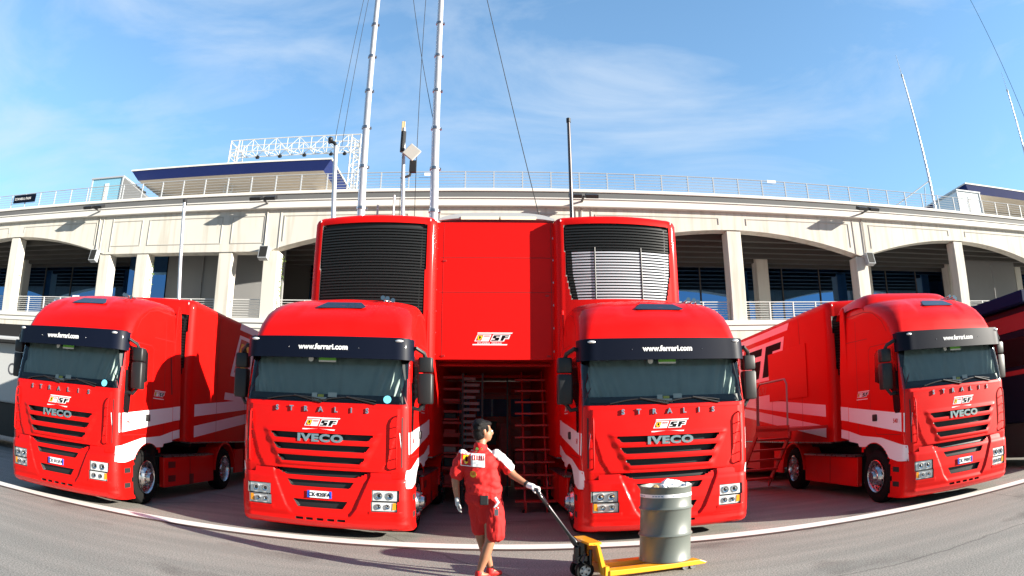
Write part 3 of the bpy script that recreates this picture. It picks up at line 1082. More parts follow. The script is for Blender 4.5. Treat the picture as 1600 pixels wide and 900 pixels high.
def make_truck():
    r = empty('race_truck')
    # cab shell
    ed = []
    for a in SL: ed += [a[0], a[1]]
    z1 = rows(0.74, 1.90, 0.02, ed + [0.985, 1.875])
    z2 = [1.937 if i == 0 else 1.937 + i * 0.0723 for i in range(11)]
    z2 = z1 + z2 + [2.72, 2.8, 2.86, 2.92, 2.98, 3.04, 3.10, 3.16, 3.22, 3.28, 3.34, 3.38, 3.42, 3.46, 3.49, 3.52, 3.55, 3.58, 3.60, 3.62]
    m = MB()
    shell(m, cab, z2, cols(2.1, 150, 12, 26), 2.1, cab_disp, cab_keep, cap=(1.9, [(0.94, 0.012), (0.8, 0.022), (0.4, 0.028)]))
    # back wall
    m.add([(-1.2, 2.1, 1.1), (1.2, 2.1, 1.1), (1.15, 2.1, 3.5), (-1.15, 2.1, 3.5)], [(0, 1, 2, 3)], 0)
    m.build('cab_body', [RED, BLACK], r, smooth=42, recalc=False)
    # seams of the doors and panels
    m = MB()
    for s in (-1, 1):
        def seam(pts, w=0.010, mi=0):
            for a, b in zip(pts[:-1], pts[1:]):
                dx, dz = b[0] - a[0], b[1] - a[1]
                L = sqrt(dx * dx + dz * dz)
                nx, nz = -dz / L * w / 2, dx / L * w / 2
                n = max(1, int(L / 0.1))
                vs = []
                for i in range(n + 1):
                    t = i / n
                    for q in (1, -1):
                        vs.append(S_side(a[0] + dx * t + nx * q, a[1] + dz * t + nz * q, 0.0022, s, cab))
                m.add(vs, [(2 * i, 2 * i + 2, 2 * i + 3, 2 * i + 1) for i in range(n)], mi)
        seam([(0.16, 1.20), (0.16, 2.5), (0.30, 2.74), (1.18, 2.76), (1.26, 2.70), (1.26, 1.55), (1.05, 1.22), (0.16, 1.20)])
        seam([(1.72, 1.10), (1.72, 3.30)])
        seam([(1.28, 2.92), (2.09, 2.95)])
        seam([(0.60, 2.95), (0.75, 3.15), (1.05, 3.34), (1.40, 3.42), (2.09, 3.44)])
        seam([(0.62, 0.95), (0.62, 1.18)])
    m.build('panel_seam', mat('dark_red_gap', (0.20, 0.004, 0.004), 0.6), r, smooth=0)
    # windscreen, curtain behind it
    zw = [1.93 + i * 0.0738 for i in range(11)]
    m = MB()
    shell(m, cab, zw, cols(2, 24, 6, 0, 58), 2, None, None, 0.004)
    ws = m.build('windscreen', GLASS, r, smooth=60, recalc=False)
    for a in (-0.42, 0.36):
        m = MB()
        pts = [S_front(a - 0.42 + 0.84 * t, 1.95 + 0.05 * sin(t * pi) + 0.02 * t, 0.025, cab) for t in [i / 10 for i in range(11)]]
        m.tube(pts, 0.010, 6)
        m.tube([S_front(a + 0.42, 1.93, 0.02, cab), S_front(a, 2.02, 0.035, cab)], 0.012, 6)
        m.build('wiper', BLACK, ws)
    m = MB()
    zs = [2.045 + i * 0.05 for i in range(13)]
    def cd(x, z):
        k = (2.65 - z)
        a = x * (1.0 + 0.45 * k)
        return -0.11 + 0.015 * sin(a * 30 + 2.5 * sin(a * 5) + z) * (0.45 + abs(a)) + 0.010 * sin(a * 13 + z * 4), 0
    shell(m, cab, zs, cols(2, 120, 10, 0, 48), 2, cd)
    m.build('curtain', CURT, r, smooth=60, recalc=False)
    m = MB()
    shell(m, cab, [1.90, 2.05], cols(2, 20, 6, 0, 70), 2, None, None, -0.06)
    shell(m, cab, [2.60, 2.70], cols(2, 20, 6, 0, 70), 2, None, None, -0.04)
    vs, n = [], 20
    for i in range(n + 1):
        x = -1.1 + 2.2 * i / n
        vs += [S_front(x, 1.95, -0.01, cab), S_front(x, 2.0, -0.11, cab)]
    m.add(vs, [(2 * i, 2 * i + 2, 2 * i + 3, 2 * i + 1) for i in range(n)])
    for s in (-1, 1):
        m.add([S_side(d, z, -0.01, s, cab) for d, z in ((0.22, 1.92), (0.50, 1.92), (0.50, 2.68), (0.22, 2.68))], [(0, 1, 2, 3)])
    m.build('dashboard', BLACK, r, smooth=0)
    m = MB()
    front_quad(m, [(-0.16, 1.955), (0.06, 1.955), (0.06, 2.005), (-0.16, 2.005)], -0.004, cab, 0, 2, 1)
    front_quad(m, [(-0.16, 2.006), (-0.08, 2.006), (-0.08, 2.065), (-0.16, 2.065)], -0.004, cab, 0, 2, 1)
    front_quad(m, [(0.08, 2.01), (0.21, 2.01), (0.21, 2.075), (0.08, 2.075)], -0.005, cab, 0, 2, 1)
    front_quad(m, [(-0.07, 2.007), (0.02, 2.007), (0.02, 2.045), (-0.07, 2.045)], -0.004, cab, 1, 2, 1)
    m.build('dashboard_card', [PAPER, YCARD], r, smooth=0)
    m = MB()
    front_quad(m, [(-0.10, 2.535), (0.16, 2.535), (0.16, 2.60), (-0.10, 2.60)], 0.006, cab, 1, 2, 1)
    front_quad(m, [(-0.10, 2.51), (0.16, 2.51), (0.16, 2.535), (-0.10, 2.535)], 0.006, cab, 0, 2, 1)
    c = [S_front(-0.22 + 0.04 * cos(t), 2.55 + 0.04 * sin(t), 0.006, cab) for t in [2 * pi * i / 12 for i in range(12)]]
    m.add(c, [tuple(range(12))], 0)
    m.build('screen_sticker', [PAPER, GREEN], r, smooth=0)
    # visor with web address
    m = MB()
    zv = [2.555, 2.60, 2.70, 2.80, 2.86]
    def vis(z):
        f, W, R, b = cab(z)
        return (0.02 + (z - 2.56) * 0.08, W + 0.012, R + 0.06, 0.07)
    cl = cols(2, 24, 10, 0, 88)
    shell(m, vis, zv, cl, 2, None, None, 0.03)
    k0 = len(m.v)
    shell(m, vis, zv, cl, 2, None, None, 0.0)
    n = len(cl)
    for i in range(n - 1):
        m.f += [(i, i + 1, k0 + i + 1, k0 + i)]
        m.m += [0]
        t = (len(zv) - 1) * n
        m.f += [(t + i, t + i + 1, k0 + t + i + 1, k0 + t + i)]
        m.m += [0]
    for e in (0, n - 1):
        for j in range(len(zv) - 1):
            m.f += [(j * n + e, (j + 1) * n + e, k0 + (j + 1) * n + e, k0 + j * n + e)]
            m.m += [0]
    # top shelf back to the roof
    vs = []
    for i in range(25):
        x = -1.2 + 2.4 * i / 24
        vs += [S_front(x, 2.852, 0.02, vis), S_front(x, 2.90, -0.02, cab)]
    m.add(vs, [(2 * i, 2 * i + 2, 2 * i + 3, 2 * i + 1) for i in range(24)])
    vo = m.build('sun_visor', NAVY, r, smooth=40, recalc=False)
    m = MB()
    put_text(m, 'www.ferrari.com', 0.106, lambda a, b, c: S_front(a, 2.675 + b, 0.0335, vis), 0, bold=0.004)
    m.build('lettering', CLOTHW, vo, smooth=0)
    for s in (-1, 1):
        m = MB()
        c = S_front(s * 1.07, 2.815, 0.035, vis)
        m.ball(c, 0.035, 10, 0, (1.7, 0.6, 0.6))
        m.build('marker_lamp', LAMPG, vo)
        m = MB()
        for a in (0.52,):
            c = S_front(s * a, 2.70, 0.0315, vis)
            m.ball(c, 0.007, 6, 0)
        m.build('rivet', STEEL, vo)
    # lettering and badge on the hood
    m = MB()
    for i, ch in enumerate('STRALIS'):
        put_text(m, ch, 0.098, lambda a, b, c, i=i: S_front(-0.665 + i * 0.2215 + a, 1.80 + b, 0.015 + 0.010 + c, cab), 0, bold=0.004, extrude=0.008)
    m.build('model_lettering', CHROME, r, smooth=0)
    m = MB()
    put_text(m, 'IVECO', 0.185, lambda a, b, c: S_front(a * 1.16, 1.382 + b * 0.76, 0.034 + c, cab), 0, bold=0.010, extrude=0.016, space=1.12)
    m.build('maker_lettering', CHROME, r, smooth=0)
    m = MB()
    badge(m, 0.180, lambda a, b, c: S_front(a, 1.63 + b, 0.0165 + c, cab), False)
    m.build('team_badge', BADGE_M, r, smooth=0)
    # bumper
    ed = []
    for a in BS: ed += [a[0], a[1]]
    m = MB()
    zb = rows(0.15, 0.99, 0.02, ed + [0.265, 0.292, 0.585, 0.74, 0.44, 0.58])
    shell(m, bump, zb, cols(0.72, 160, 14, 10), 0.72, bump_disp, bump_keep)
    m.add([(-1.0, 0.12, 0.16), (1.0, 0.12, 0.16), (1.0, 0.7, 0.2), (-1.0, 0.7, 0.2)], [(0, 1, 2, 3)], 1)
    m.build('bumper', [RED, BLACK], r, smooth=42, recalc=False)
    m = MB()
    m.box(-1.0, 1.0, 0.12, 0.6, 0.22, 1.0)
    m.box(-0.95, 0.95, 0.16, 0.7, 1.0, 1.88)
    m.build('radiator_core', DARK, r, smooth=0)
    # headlights
    for s in (-1, 1):
        h = MB()
        q = lambda a, b: [(s * min(a, b), 0), (s * max(a, b), 0)]
        def fq(x0, x1, z0, z1, off, mi):
            pts = [(s * x0, z0), (s * x1, z0), (s * x1, z1), (s * x0, z1)]
            front_quad(h, pts, off, bump, mi, 5, 1)
        fq(0.752, 1.092, 0.592, 0.733, -0.022, 0)
        fq(0.742, 1.082, 0.447, 0.573, -0.022, 0)
        hb = h.build('headlight', LAMPG, r, smooth=0)
        for (x, z, rr) in ((0.84, 0.662, 0.052), (0.99, 0.662, 0.052), (0.83, 0.51, 0.040), (0.955, 0.51, 0.036)):
            l = MB()
            c = Vector(S_front(s * x, z, -0.020, bump))
            c2 = Vector(S_front(s * x, z, 0.0, bump))
            M = Matrix.Translation(c) @ (c2 - c).to_track_quat('Z', 'Y').to_matrix().to_4x4()
            l.lathe([(rr, 0.0), (rr, 0.018), (rr * 0.86, 0.018), (rr * 0.80, 0.006), (rr * 0.5, 0.002)], M, 18, 0)
            l.lathe([(rr * 0.5, 0.002), (rr * 0.35, 0.014), (0.001, 0.018)], M, 18, 1)
            l.build('lens', [CHROME, GLOSSB], hb, smooth=50)
        l = MB()
        pts = [(s * 1.02, 0.462), (s * 1.08, 0.475), (s * 1.08, 0.566), (s * 1.03, 0.566)]
        front_quad(l, pts, -0.012, bump, 0, 3, 1)
        l.build('indicator', AMBER, hb, smooth=0)
    # number plate
    m = MB()
    front_quad(m, [(-0.18, 0.585), (0.18, 0.585), (0.18, 0.685), (-0.18, 0.685)], -0.012, bump, 0, 4, 1)
    front_quad(m, [(-0.18, 0.585), (-0.143, 0.585), (-0.143, 0.685), (-0.18, 0.685)], -0.010, bump, 1, 2, 1)
    front_quad(m, [(0.143, 0.585), (0.18, 0.585), (0.18, 0.685), (0.143, 0.685)], -0.010, bump, 1, 2, 1)
    m.build('number_plate', [WHITE, PLATEB], r, smooth=0)
    # side stripes, windows, handles, badges
    for s in (-1, 1):
        m = MB()
        side_patch(m, ((0.09, 1.54), (2.08, 1.735)), ((0.09, 1.23), (2.08, 1.475)), 0.0035, s, cab)
        vt, vb = [], []
        for i in range(41):
            d = 0.12 + 1.96 * i / 40
            zt = lerp_tab(d, [0.03, 0.9, 1.6, 2.08], [1.0, 1.16, 1.20, 1.29])
            b0 = lerp_tab(d, [0.03, 0.35, 0.6], [0.765, 0.76, 0.80])
            if 0.56 < d < 1.76:
                dd = min(abs(d - 1.15), 0.6)
                b0 = max(0.80 if d < 1.15 else 1.0, 0.47 + sqrt(max(0, 0.607 ** 2 - dd ** 2)))
                if d > 1.15: b0 = max(b0, 1.0)
            if d > 1.7: b0 = 1.06 + (d - 1.7) * 0.1
            vt.append(S_side(d, zt, 0.0035, s, cab))
            vb.append(S_side(d, min(b0, zt - 0.01), 0.0035, s, cab))
        m.add(vt + vb, [(i, i + 1, 42 + i, 41 + i) for i in range(40)], 0)
        m.build('side_stripe', WHITE, r, smooth=60, recalc=False)
        m = MB()
        side_poly(m, [(0.33, 2.66), (0.99, 2.66), (1.05, 2.60), (1.06, 2.13), (0.66, 2.02), (0.50, 1.93), (0.46, 1.62), (0.42, 1.56), (0.29, 1.56), (0.25, 1.62)], 0.004, s, cab, 0)
        m.build('side_window', GLOSSB, r, smooth=0)
        m = MB()
        a = S_side(1.10, 1.50, 0, s, cab)
        m.box(min(a[0], a[0] + s * 0.03), max(a[0], a[0] + s * 0.03), 1.02, 1.17, 1.45, 1.57)
        m.build('door_handle', BLACK, r, bevel=0.015)
        m = MB()
        badge(m, 0.155, lambda a, b, c: S_side(1.52 + s * a, 1.93 + b, 0.002 + c, s, cab), False)
        m.build('door_badge', BADGE_M, r, smooth=0)
        m = MB()
        put_text(m, '560' if s > 0 else '540', 0.10, lambda a, b, c: S_side(0.42 + s * a, 1.40 + b, 0.006, s, cab), 0, bold=0.003)
        m.build('door_number', REDM, r, smooth=0)
        # mirrors on their arm
        mo = MB()
        for (z0, z1, w) in ((1.96, 2.395, 0.112), (2.41, 2.63, 0.108)):
            prof = [(0.0, z0), (w * 0.9, z0 + 0.004), (w, z0 + 0.03), (w, z1 - 0.03), (w * 0.9, z1 - 0.004), (0.0, z1)]
            vs = []
            nn = 20
            for rr, zz in prof:
                for i in range(nn):
                    t = 2 * pi * i / nn
                    cx, cy = abs(cos(t)) ** 0.35 * (1 if cos(t) > 0 else -1), abs(sin(t)) ** 0.40 * (1 if sin(t) > 0 else -1)
                    vs.append((s * 1.42 + rr * cx, 0.44 + rr * cy * (0.95 if cy < 0 else 0.45), zz))
            mo.add(vs, [(k * nn + i, k * nn + (i + 1) % nn, (k + 1) * nn + (i + 1) % nn, (k + 1) * nn + i) for k in range(len(prof) - 1) for i in range(nn)])
        ob = mo.build('mirror', BLACK, r, smooth=60)
        m2 = MB()
        m2.tube([(s * 1.19, 0.34, 2.72), (s * 1.30, 0.28, 2.74), (s * 1.40, 0.36, 2.68), (s * 1.42, 0.42, 2.60)], 0.032, 8)
        m2.tube([(s * 1.22, 0.40, 1.90), (s * 1.34, 0.40, 1.88), (s * 1.41, 0.43, 1.98)], 0.030, 8)
        m2.build('mirror_arm', BLACK, ob)
        m2 = MB()
        for (z0, z1) in ((2.0, 2.33), (2.43, 2.60)):
            m2.box(s * 1.42 - 0.09, s * 1.42 + 0.09, 0.490, 0.497, z0, z1)
        m2.build('mirror_glass', CHROME, ob, smooth=0)
        # corner air deflector standing off the cab
        m = MB()
        D0 = 0.045
        loop = [S_side(D0, 1.05, 0.0, s, cab), S_side(D0, 1.055, 0.055, s, cab), S_side(D0, 1.09, 0.075, s, cab)]
        loop += [S_side(D0, 1.09 + 0.6 * i / 6, 0.077, s, cab) for i in range(1, 7)]
        loop += [S_side(D0, 1.75, 0.065, s, cab), S_side(D0, 1.775, 0.045, s, cab), S_side(D0, 1.78, 0.0, s, cab)]
        m.tube(loop, 0.0125, 8)
        for z in (1.19, 1.34, 1.49, 1.63):
            m.tube([S_side(D0, z, 0.0, s, cab), S_side(D0, z, 0.075, s, cab)], 0.008, 6)
        m.build('air_deflector', RED, r)
        m = MB()
        vs = []
        for i in range(9):
            z = 1.06 + 0.7 * i / 8
            for x in (1.135, 1.155):
                vs.append(S_front(s * x, z, 0.004, cab))
        m.add(vs, [(2 * i, 2 * i + 1, 2 * i + 3, 2 * i + 2) for i in range(8)])
        m.build('air_slot', mat('shadow_slot', (0.06, 0.004, 0.004), 0.6) if 'shadow_slot' not in bpy.data.materials else bpy.data.materials['shadow_slot'], r, smooth=0)
        # fairing behind the cab
        m = MB()
        x = 1.235
        pf = [(2.09, 1.12), (2.42, 1.16), (2.42, 2.3), (2.32, 3.0), (2.27, 3.45), (2.22, 3.60), (2.12, 3.64), (2.09, 3.5)]
        vs = [(s * x, a, b) for a, b in pf] + [(s * (x - 0.04), a, b) for a, b in pf]
        n = len(pf)
        m.add(vs, [tuple(range(n)), tuple(range(n, 2 * n))[::-1]] + [(i, (i + 1) % n, n + (i + 1) % n, n + i) for i in range(n)])
        m.build('side_fairing', RED, r, smooth=0, bevel=0.012)
        m = MB()
        side_patch(m, ((2.1, 1.74), (2.42, 1.77)), ((2.1, 1.48), (2.42, 1.51)), 0, s, lambda z: (0, x + 0.0025, 0.1, 0), 0, 1)
        side_patch(m, ((2.1, 1.29), (2.42, 1.33)), ((2.1, 1.13), (2.42, 1.17)), 0, s, lambda z: (0, x + 0.0025, 0.1, 0), 0, 1)
        m.build('fairing_stripe', WHITE, r, smooth=0)
        # side skirt, rear mudguard
        m = MB()
        m.box(s * 1.14 - 0.06, s * 1.14 + 0.06, 1.86, 4.20, 0.24, 0.80)
        sk = m.build('side_skirt', RED, r, smooth=0, bevel=0.02)
        m = MB()
        m.box(s * 1.12 - 0.12, s * 1.12 + 0.09, 1.88, 4.18, 0.803, 0.835)
        m.build('trim_strip', STEEL, sk, smooth=0)
        m = MB()
        m.box(s * 1.203, s * 1.206, 2.98, 2.99, 0.26, 0.79)
        if s > 0:
            for z0, z1 in ((0.60, 0.72), (0.34, 0.46)):
                m.box(1.2035, 1.207, 2.02, 2.32, z0, z1, 1)
            m.box(1.2035, 1.207, 2.95, 3.15, 0.24, 0.45, 1)
        m.build('skirt_hatch', [DARK, mat('hatch_shadow', (0.12, 0.003, 0.003), 0.6) if 'hatch_shadow' not in bpy.data.materials else bpy.data.materials['hatch_shadow']], sk, smooth=0)
        m = MB()
        vs = []
        n = 20
        for i in range(n + 1):
            a = pi * (1 - i / n) * 1.0
            for rr, xx in ((0.56, 1.24), (0.60, 1.24), (0.60, 0.75), (0.56, 0.75)):
                vs.append((s * xx, 4.78 - rr * cos(pi - a), 0.475 + rr * sin(a)))
        m.add(vs, [(4 * i + a, 4 * i + (a + 1) % 4, 4 * i + 4 + (a + 1) % 4, 4 * i + 4 + a) for i in range(n) for a in range(4)])
        m.box(s * 1.22 - 0.02, s * 1.22 + 0.02, 5.36, 5.9, 0.35, 0.9)
        m.build('mudguard', RED, r, smooth=40)
        # step under the door ahead of the wheel
        m = MB()
        for z0 in (0.34, 0.585):
            m.box(s * 1.26, s * 1.2665, 0.30, 0.50, z0, z0 + 0.085)
        m.build('step_slot', DARK, r, smooth=0)
        wheel(r, 1.20, 1.15, s)
        wheel(r, 1.20, 4.78, s, True)
    m = MB()
    m.box(-0.55, 0.55, 0.7, 5.9, 0.55, 0.95)
    m.box(-1.1, 1.1, 0.75, 1.75, 1.02, 1.25)
    m.box(-1.05, 1.05, 1.9, 4.1, 0.3, 0.8)
    m.box(-0.9, 0.9, 3.6, 5.6, 0.95, 1.06)
    m.cyl((-1.0, 1.15, 0.47), (1.0, 1.15, 0.47), 0.08)
    m.cyl((-1.0, 4.78, 0.47), (1.0, 4.78, 0.47), 0.12)
    for s in (-1, 1):
        m.box(s * 1.0 - .02, s * 1.0 + .02, 0.6, 1.8, 0.3, 1.1)
    m.build('chassis', DARK, r, smooth=0)
    # roof hatch and air horns
    m = MB()
    f0, f1 = 3.375, 3.50
    pts = [(-0.27, f0), (0.43, f0), (0.47, f0 + 0.02), (0.35, f1), (-0.19, f1), (-0.31, f0 + 0.02)]
    m.add([S_front(x, z, 0.0, cab) for x, z in pts], [tuple(range(6))])
    m.build('roof_hatch', GLOSSB, r, smooth=0)
    for i, (x, y) in enumerate(((0.66, 0.92), (0.74, 0.88), (0.82, 0.92))):
        h = MB()
        z = 3.60 - 0.02 * i
        h.tube([(x, y + 0.30, z), (x, y + 0.05, z), (x, y, z)], [0.010, 0.014, 0.036], 10)
        h.ball((x, y + 0.30, z), 0.03, 8)
        h.cyl((x, y + 0.15, z), (x, y + 0.15, z - 0.1), 0.012, n=6)
        h.build('air_horn', HORN, r, smooth=50)
    return r

TR = [(-7.181, 8.582, 0.024), (-2.445, 8.658, -0.0155), (2.387, 8.670, 0.028), (7.695, 8.459, -0.031)]
tlab = ['red race truck, leftmost of the four, at the end beside the grey transporter',
        'red race truck left of the walking man, under the all black louvre',
        'red race truck with its plate hidden behind the grey drum',
        'red race truck at the right end with a raised roof deflector']
proto = make_truck()
trucks = []
for i, (x, y, h) in enumerate(TR):
    t = proto if i == 0 else copy_tree(proto)
    t.location = (x, y, 0)
    t.rotation_euler = (0, 0, h)
    tag(t, tlab[i], 'truck', 'red race trucks parked in a row')
    trucks.append(t)
for i, s in ((0, 'CK 815FA'), (1, 'CK·820FA'), (2, 'CK 816FA'), (3, 'CK 790FD')):
    m = MB()
    put_text(m, s, 0.075, lambda a, b, c: S_front(a, 0.608 + b, -0.009, bump), 0, bold=0.002)
    plate = [c for c in trucks[i].children if c.name.startswith('number_plate')][0]
    m.build('lettering', INK, plate, smooth=0)
for i in (0, 1):
    m = MB()
    c = [S_front(0.93 + 0.055 * cos(t), 2.0 + 0.055 * sin(t), 0.007, cab) for t in [2 * pi * k / 16 for k in range(16)]]
    m.add(c, [tuple(range(16))], 0)
    m.build('round_sticker', SKYB, trucks[i], smooth=0)
m = MB()
side_poly(m, [(1.93, 2.64), (1.97, 2.64), (2.05, 1.98), (2.01, 1.96)], 0.003, 1, cab)
m.build('air_slot', DARK, trucks[0], smooth=0)
# deflector of the last truck
m = MB()
n = 28
pf = [(1.28, 0.0), (1.32, 0.35), (1.40, 0.68), (1.52, 0.90), (1.70, 1.0), (2.0, 0.98), (2.34, 0.90), (2.42, 0.0)]
vs = []
for i in range(n + 1):
    x = -1.18 + 2.36 * i / n
    k = (1 - abs(x / 1.19) ** 6) ** 0.4 if abs(x) < 1.19 else 0
    for d, t in pf:
        vs.append((x, d + 0.10 * (x / 1.18) ** 4, 3.44 + t * 0.385 * k))
pass
m.add(vs, [(i * 8 + a, i * 8 + a + 1, (i + 1) * 8 + a + 1, (i + 1) * 8 + a) for i in range(n) for a in range(7)])
m.build('roof_deflector', RED, trucks[3], smooth=60)['label'] = 'raised red deflector at the rear of the cab roof'

# ------------------------------------------------------------------ trailers
def nose_prof(zt, W=1.25):
    Z = [0, zt - 0.14, zt - 0.07, zt - 0.02, zt]
    F = [-0.02, -0.02, 0.0, 0.05, 0.12]
    Wd = [W, W, W - 0.02, W - 0.07, W - 0.13]
    return lambda z: (lerp_tab(z, Z, F) - 0.30, lerp_tab(z, Z, Wd), 0.18, 0.16)
def trailer(i, d0, zt, lz0, lz1, length, silver=False, W=1.25):  # silver: paint a bright reflection onto the lower slats
    x, y, h = TR[i]
    M = Matrix.Rotation(h, 4, 'Z')
    p = Vector((x, y, 0)) + M @ Vector((0, d0, 0))
    r = empty('race_trailer', p, h)
    prof = nose_prof(zt, W)
    kk = 1.07 if zt < 5 else 1.0
    def hw(z): return kk * lerp_tab(z, [lz0, lz0 + 0.5, lz1 - 0.06, lz1], [0.90, 1.00, 1.045, 0.99])
    def disp(xx, z):
        if lz0 < z < lz1 and abs(xx) < hw(z): return -0.06, 1
        return 0, 0
    m = MB()
    zs = rows(1.09, zt - 0.14, 0.12, [lz0, lz1]) + [zt - 0.10, zt - 0.07, zt - 0.045, zt - 0.02, zt - 0.008, zt]
    shell(m, prof, zs, cols(length, 90, 8, 12), length, disp, None, cap=(length / 2, [(0.5, 0.0)]))
    k = len(m.v)
    m.add([(-W, 0.1, 1.09), (W, 0.1, 1.09), (W, length, 1.09), (-W, length, 1.09), (-W, length, zt), (W, length, zt)], [(0, 1, 2, 3), (3, 2, 5, 4)], 0)
    m.build('body', [REDT, BLACK], r, smooth=42, recalc=False)
    g = MB()
    z = lz0 + 0.03
    while z < lz1 - 0.02:
        w = hw(z) - 0.01
        n = 20
        for j in range(n):
            xa, xb = -w + 2 * w * j / n, -w + 2 * w * (j + 1) / n
            a0, b0 = S_front(xa, z, -0.05, prof), S_front(xb, z, -0.05, prof)
            a1, b1 = S_front(xa, z - 0.012, -0.006, prof), S_front(xb, z - 0.012, -0.006, prof)
            a2, b2 = S_front(xa, z - 0.040, -0.010, prof), S_front(xb, z - 0.040, -0.010, prof)
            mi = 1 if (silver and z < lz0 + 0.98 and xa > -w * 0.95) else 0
            g.add([a0, b0, b1, a1, b2, a2], [(0, 1, 2, 3), (3, 2, 4, 5)], mi)
        z += 0.056
    go = g.build('louvre_grille', [SLAT, SLAT_REFL], r, smooth=30, recalc=False)
    if silver: go['label'] = 'louvre with a bright reflection painted on its lower slats'
    else: go['label'] = 'all black louvre'
    if silver:
        b = MB()
        for xx in (-0.48, 0.42):  # dark bars that belong to the painted reflection
            b.tube([S_front(xx, lz0, 0.0, prof), S_front(xx, lz0 + 1.0, 0.0, prof)], 0.012, 6)
        b.build('reflection_bar', BLACK, go)
    for s in (-1, 1):
        b = MB()
        b.ball(S_front(s * 1.10, zt - 0.10, 0.002, prof), 0.022, 8, 0, (0.7, 0.6, 1.4))
        b.build('marker_lamp', LAMPG, r)
    m = MB()
    m.box(-W + .02, W - .02, -0.05, length, 1.06, 1.088)
    m.build('lower_rail', STEEL, r, smooth=0)
    m = MB()
    m.box(-W + .03, W - .03, 4.0, length, 0.35, 1.05)
    m.build('under_locker', REDM, r, smooth=0)
    m = MB()
    m.box(-0.6, 0.6, 1.0, 4.0, 0.85, 1.05)
    for yy in (8.6, 9.9, 11.2):
        for s in (-1, 1):
            m.cyl((s * 1.28, yy, 0.45), (s * 0.95, yy, 0.45), 0.45, n=24)
    m.build('running_gear', DARK, r, smooth=30)
    return r, prof
t1, pr1 = trailer(0, 2.93, 3.92, 2.1, 3.60, 13.4)
tag(t1, 'red box trailer with yellow shield graphic coupled behind the leftmost truck', 'trailer', 'red box trailers')
t2, pr2 = trailer(1, 3.16, 5.66, 2.9, 5.47, 13.4, W=1.23)
tag(t2, 'tall red double deck trailer with an all black louvred front', 'trailer', 'tall double deck trailers')
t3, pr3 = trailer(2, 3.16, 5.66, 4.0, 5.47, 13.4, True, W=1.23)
tag(t3, 'tall red double deck trailer with a bright reflection painted low on its louvre', 'trailer', 'tall double deck trailers')
t4, pr4 = trailer(3, 2.93, 3.92, 2.1, 3.60, 13.4)
tag(t4, 'red box trailer with folding platform coupled behind the rightmost truck', 'trailer', 'red box trailers')
for r, s, sc in ((t1, 1, 0), (t4, -1, 1)):
    prf = lambda z: (-0.3, 1.25, 0.18, 0.16)
    m = MB()
    side_patch(m, ((0.12, 1.84), (5.5, 2.30)), ((0.12, 1.60), (5.5, 2.06)), 0.003, s, prf)
    side_patch(m, ((0.12, 1.41), (5.5, 2.02)), ((0.12, 1.18), (5.5, 1.79)), 0.003, s, prf)
    m.build('side_stripe', WHITE, r, smooth=0)
    m = MB()
    if not sc:
        badge(m, 2.05, lambda a, b, c: S_side(4.75 + a, 2.97 + b * 0.92, 0.004 + c, s, prf), True, 0, 1)
    else:
        badge(m, 1.90, lambda a, b, c: S_side(4.78 - a, 2.96 + b * 0.92, 0.004 + c, s, prf), True, 0, 3)
    m.build('side_graphic', BADGE_M, r, smooth=0)
    if sc:
        m = MB()
        m.box(-1.268, -1.251, 0.95, 3.15, 2.06, 3.22)
        m.build('side_door', REDT, r, smooth=0, bevel=0.01)
    m = MB()
    for d in (1.25, 3.0, 5.6):
        m.box(s * 1.2525, s * 1.2545, d, d + 0.012, 1.15, 3.8)
    m.build('panel_seam', bpy.data.materials['dark_red_gap'], r, smooth=0)

# central hospitality box between the two tall trailers
hosp = empty('hospitality_unit', (0, 11.86, 0))
tag(hosp, 'red raised connecting box with team badge bridging the two tall trailers', 'hospitality unit')
m = MB()
X0, X1 = -1.22, 1.22
m.box(X0, X1, 0.0, 0.06, 2.90, 5.58)
m.build('front_panel', REDT, hosp, smooth=0, bevel=0.01)
m = MB()
m.box(X0, X1, 0.06, 10.5, 5.50, 5.56)
m.box(X0, X1, 0.06, 10.5, 2.92, 3.0)
m.build('roof', REDM, hosp, smooth=0)
m = MB()
for z in (4.18, 4.86):
    m.box(X0 + .10, X1 - .12, -0.004, -0.001, z, z + 0.010)
for x in (X0 + 0.17, X1 - 0.20, X1 - 0.10):
    m.box(x, x + 0.008, -0.004, -0.001, 2.92, 5.56)
m.build('panel_seam', bpy.data.materials['dark_red_gap'], hosp, smooth=0)
for k in range(6):
    m = MB()
    m.cyl((X1 - 0.15, 0, 3.06 + k * 0.44), (X1 - 0.15, -0.012, 3.06 + k * 0.44), 0.022, n=10)
    m.build('bolt', STEEL, hosp)
for k in range(7):
    for x in (X0 + 0.06, X1 - 0.05):
        m = MB()
        m.cyl((x, 0, 3.0 + k * 0.41), (x, -0.006, 3.0 + k * 0.41), 0.009, n=8)
        m.build('rivet', STEEL, hosp)
for x, z in ((X0 + 0.20, 2.97), (X1 - 0.26, 2.97), (X0 + 0.20, 4.80), (X1 - 0.28, 4.12)):
    m = MB()
    m.box(x - 0.035, x + 0.035, -0.016, -0.001, z - 0.018, z + 0.018)
    m.build('latch', mat('dull_red_latch', (0.30, 0.01, 0.01), 0.4) if 'dull_red_latch' not in bpy.data.materials else bpy.data.materials['dull_red_latch'], hosp, smooth=0, bevel=0.004)
m = MB()
badge(m, 0.245, lambda a, b, c: (-0.10 + a, -0.002 - c, 3.30 + b), True)
m.build('team_badge', BADGE_M, hosp, smooth=0)
m = MB()
n = 24
vs = []
for i in range(n + 1):
    x = -1.15 + 2.25 * i / n
    k = 1 - (abs(x + 0.03) / 1.2) ** 4
    for (y, z) in ((0.01, 0.0), (-0.035, 0.012), (-0.030, 0.085), (0.06, 0.105), (0.5, 0.06)):
        vs.append((x, y, 5.585 + z * 1.5 * (0.3 + 0.7 * k) + 0.06 * k))
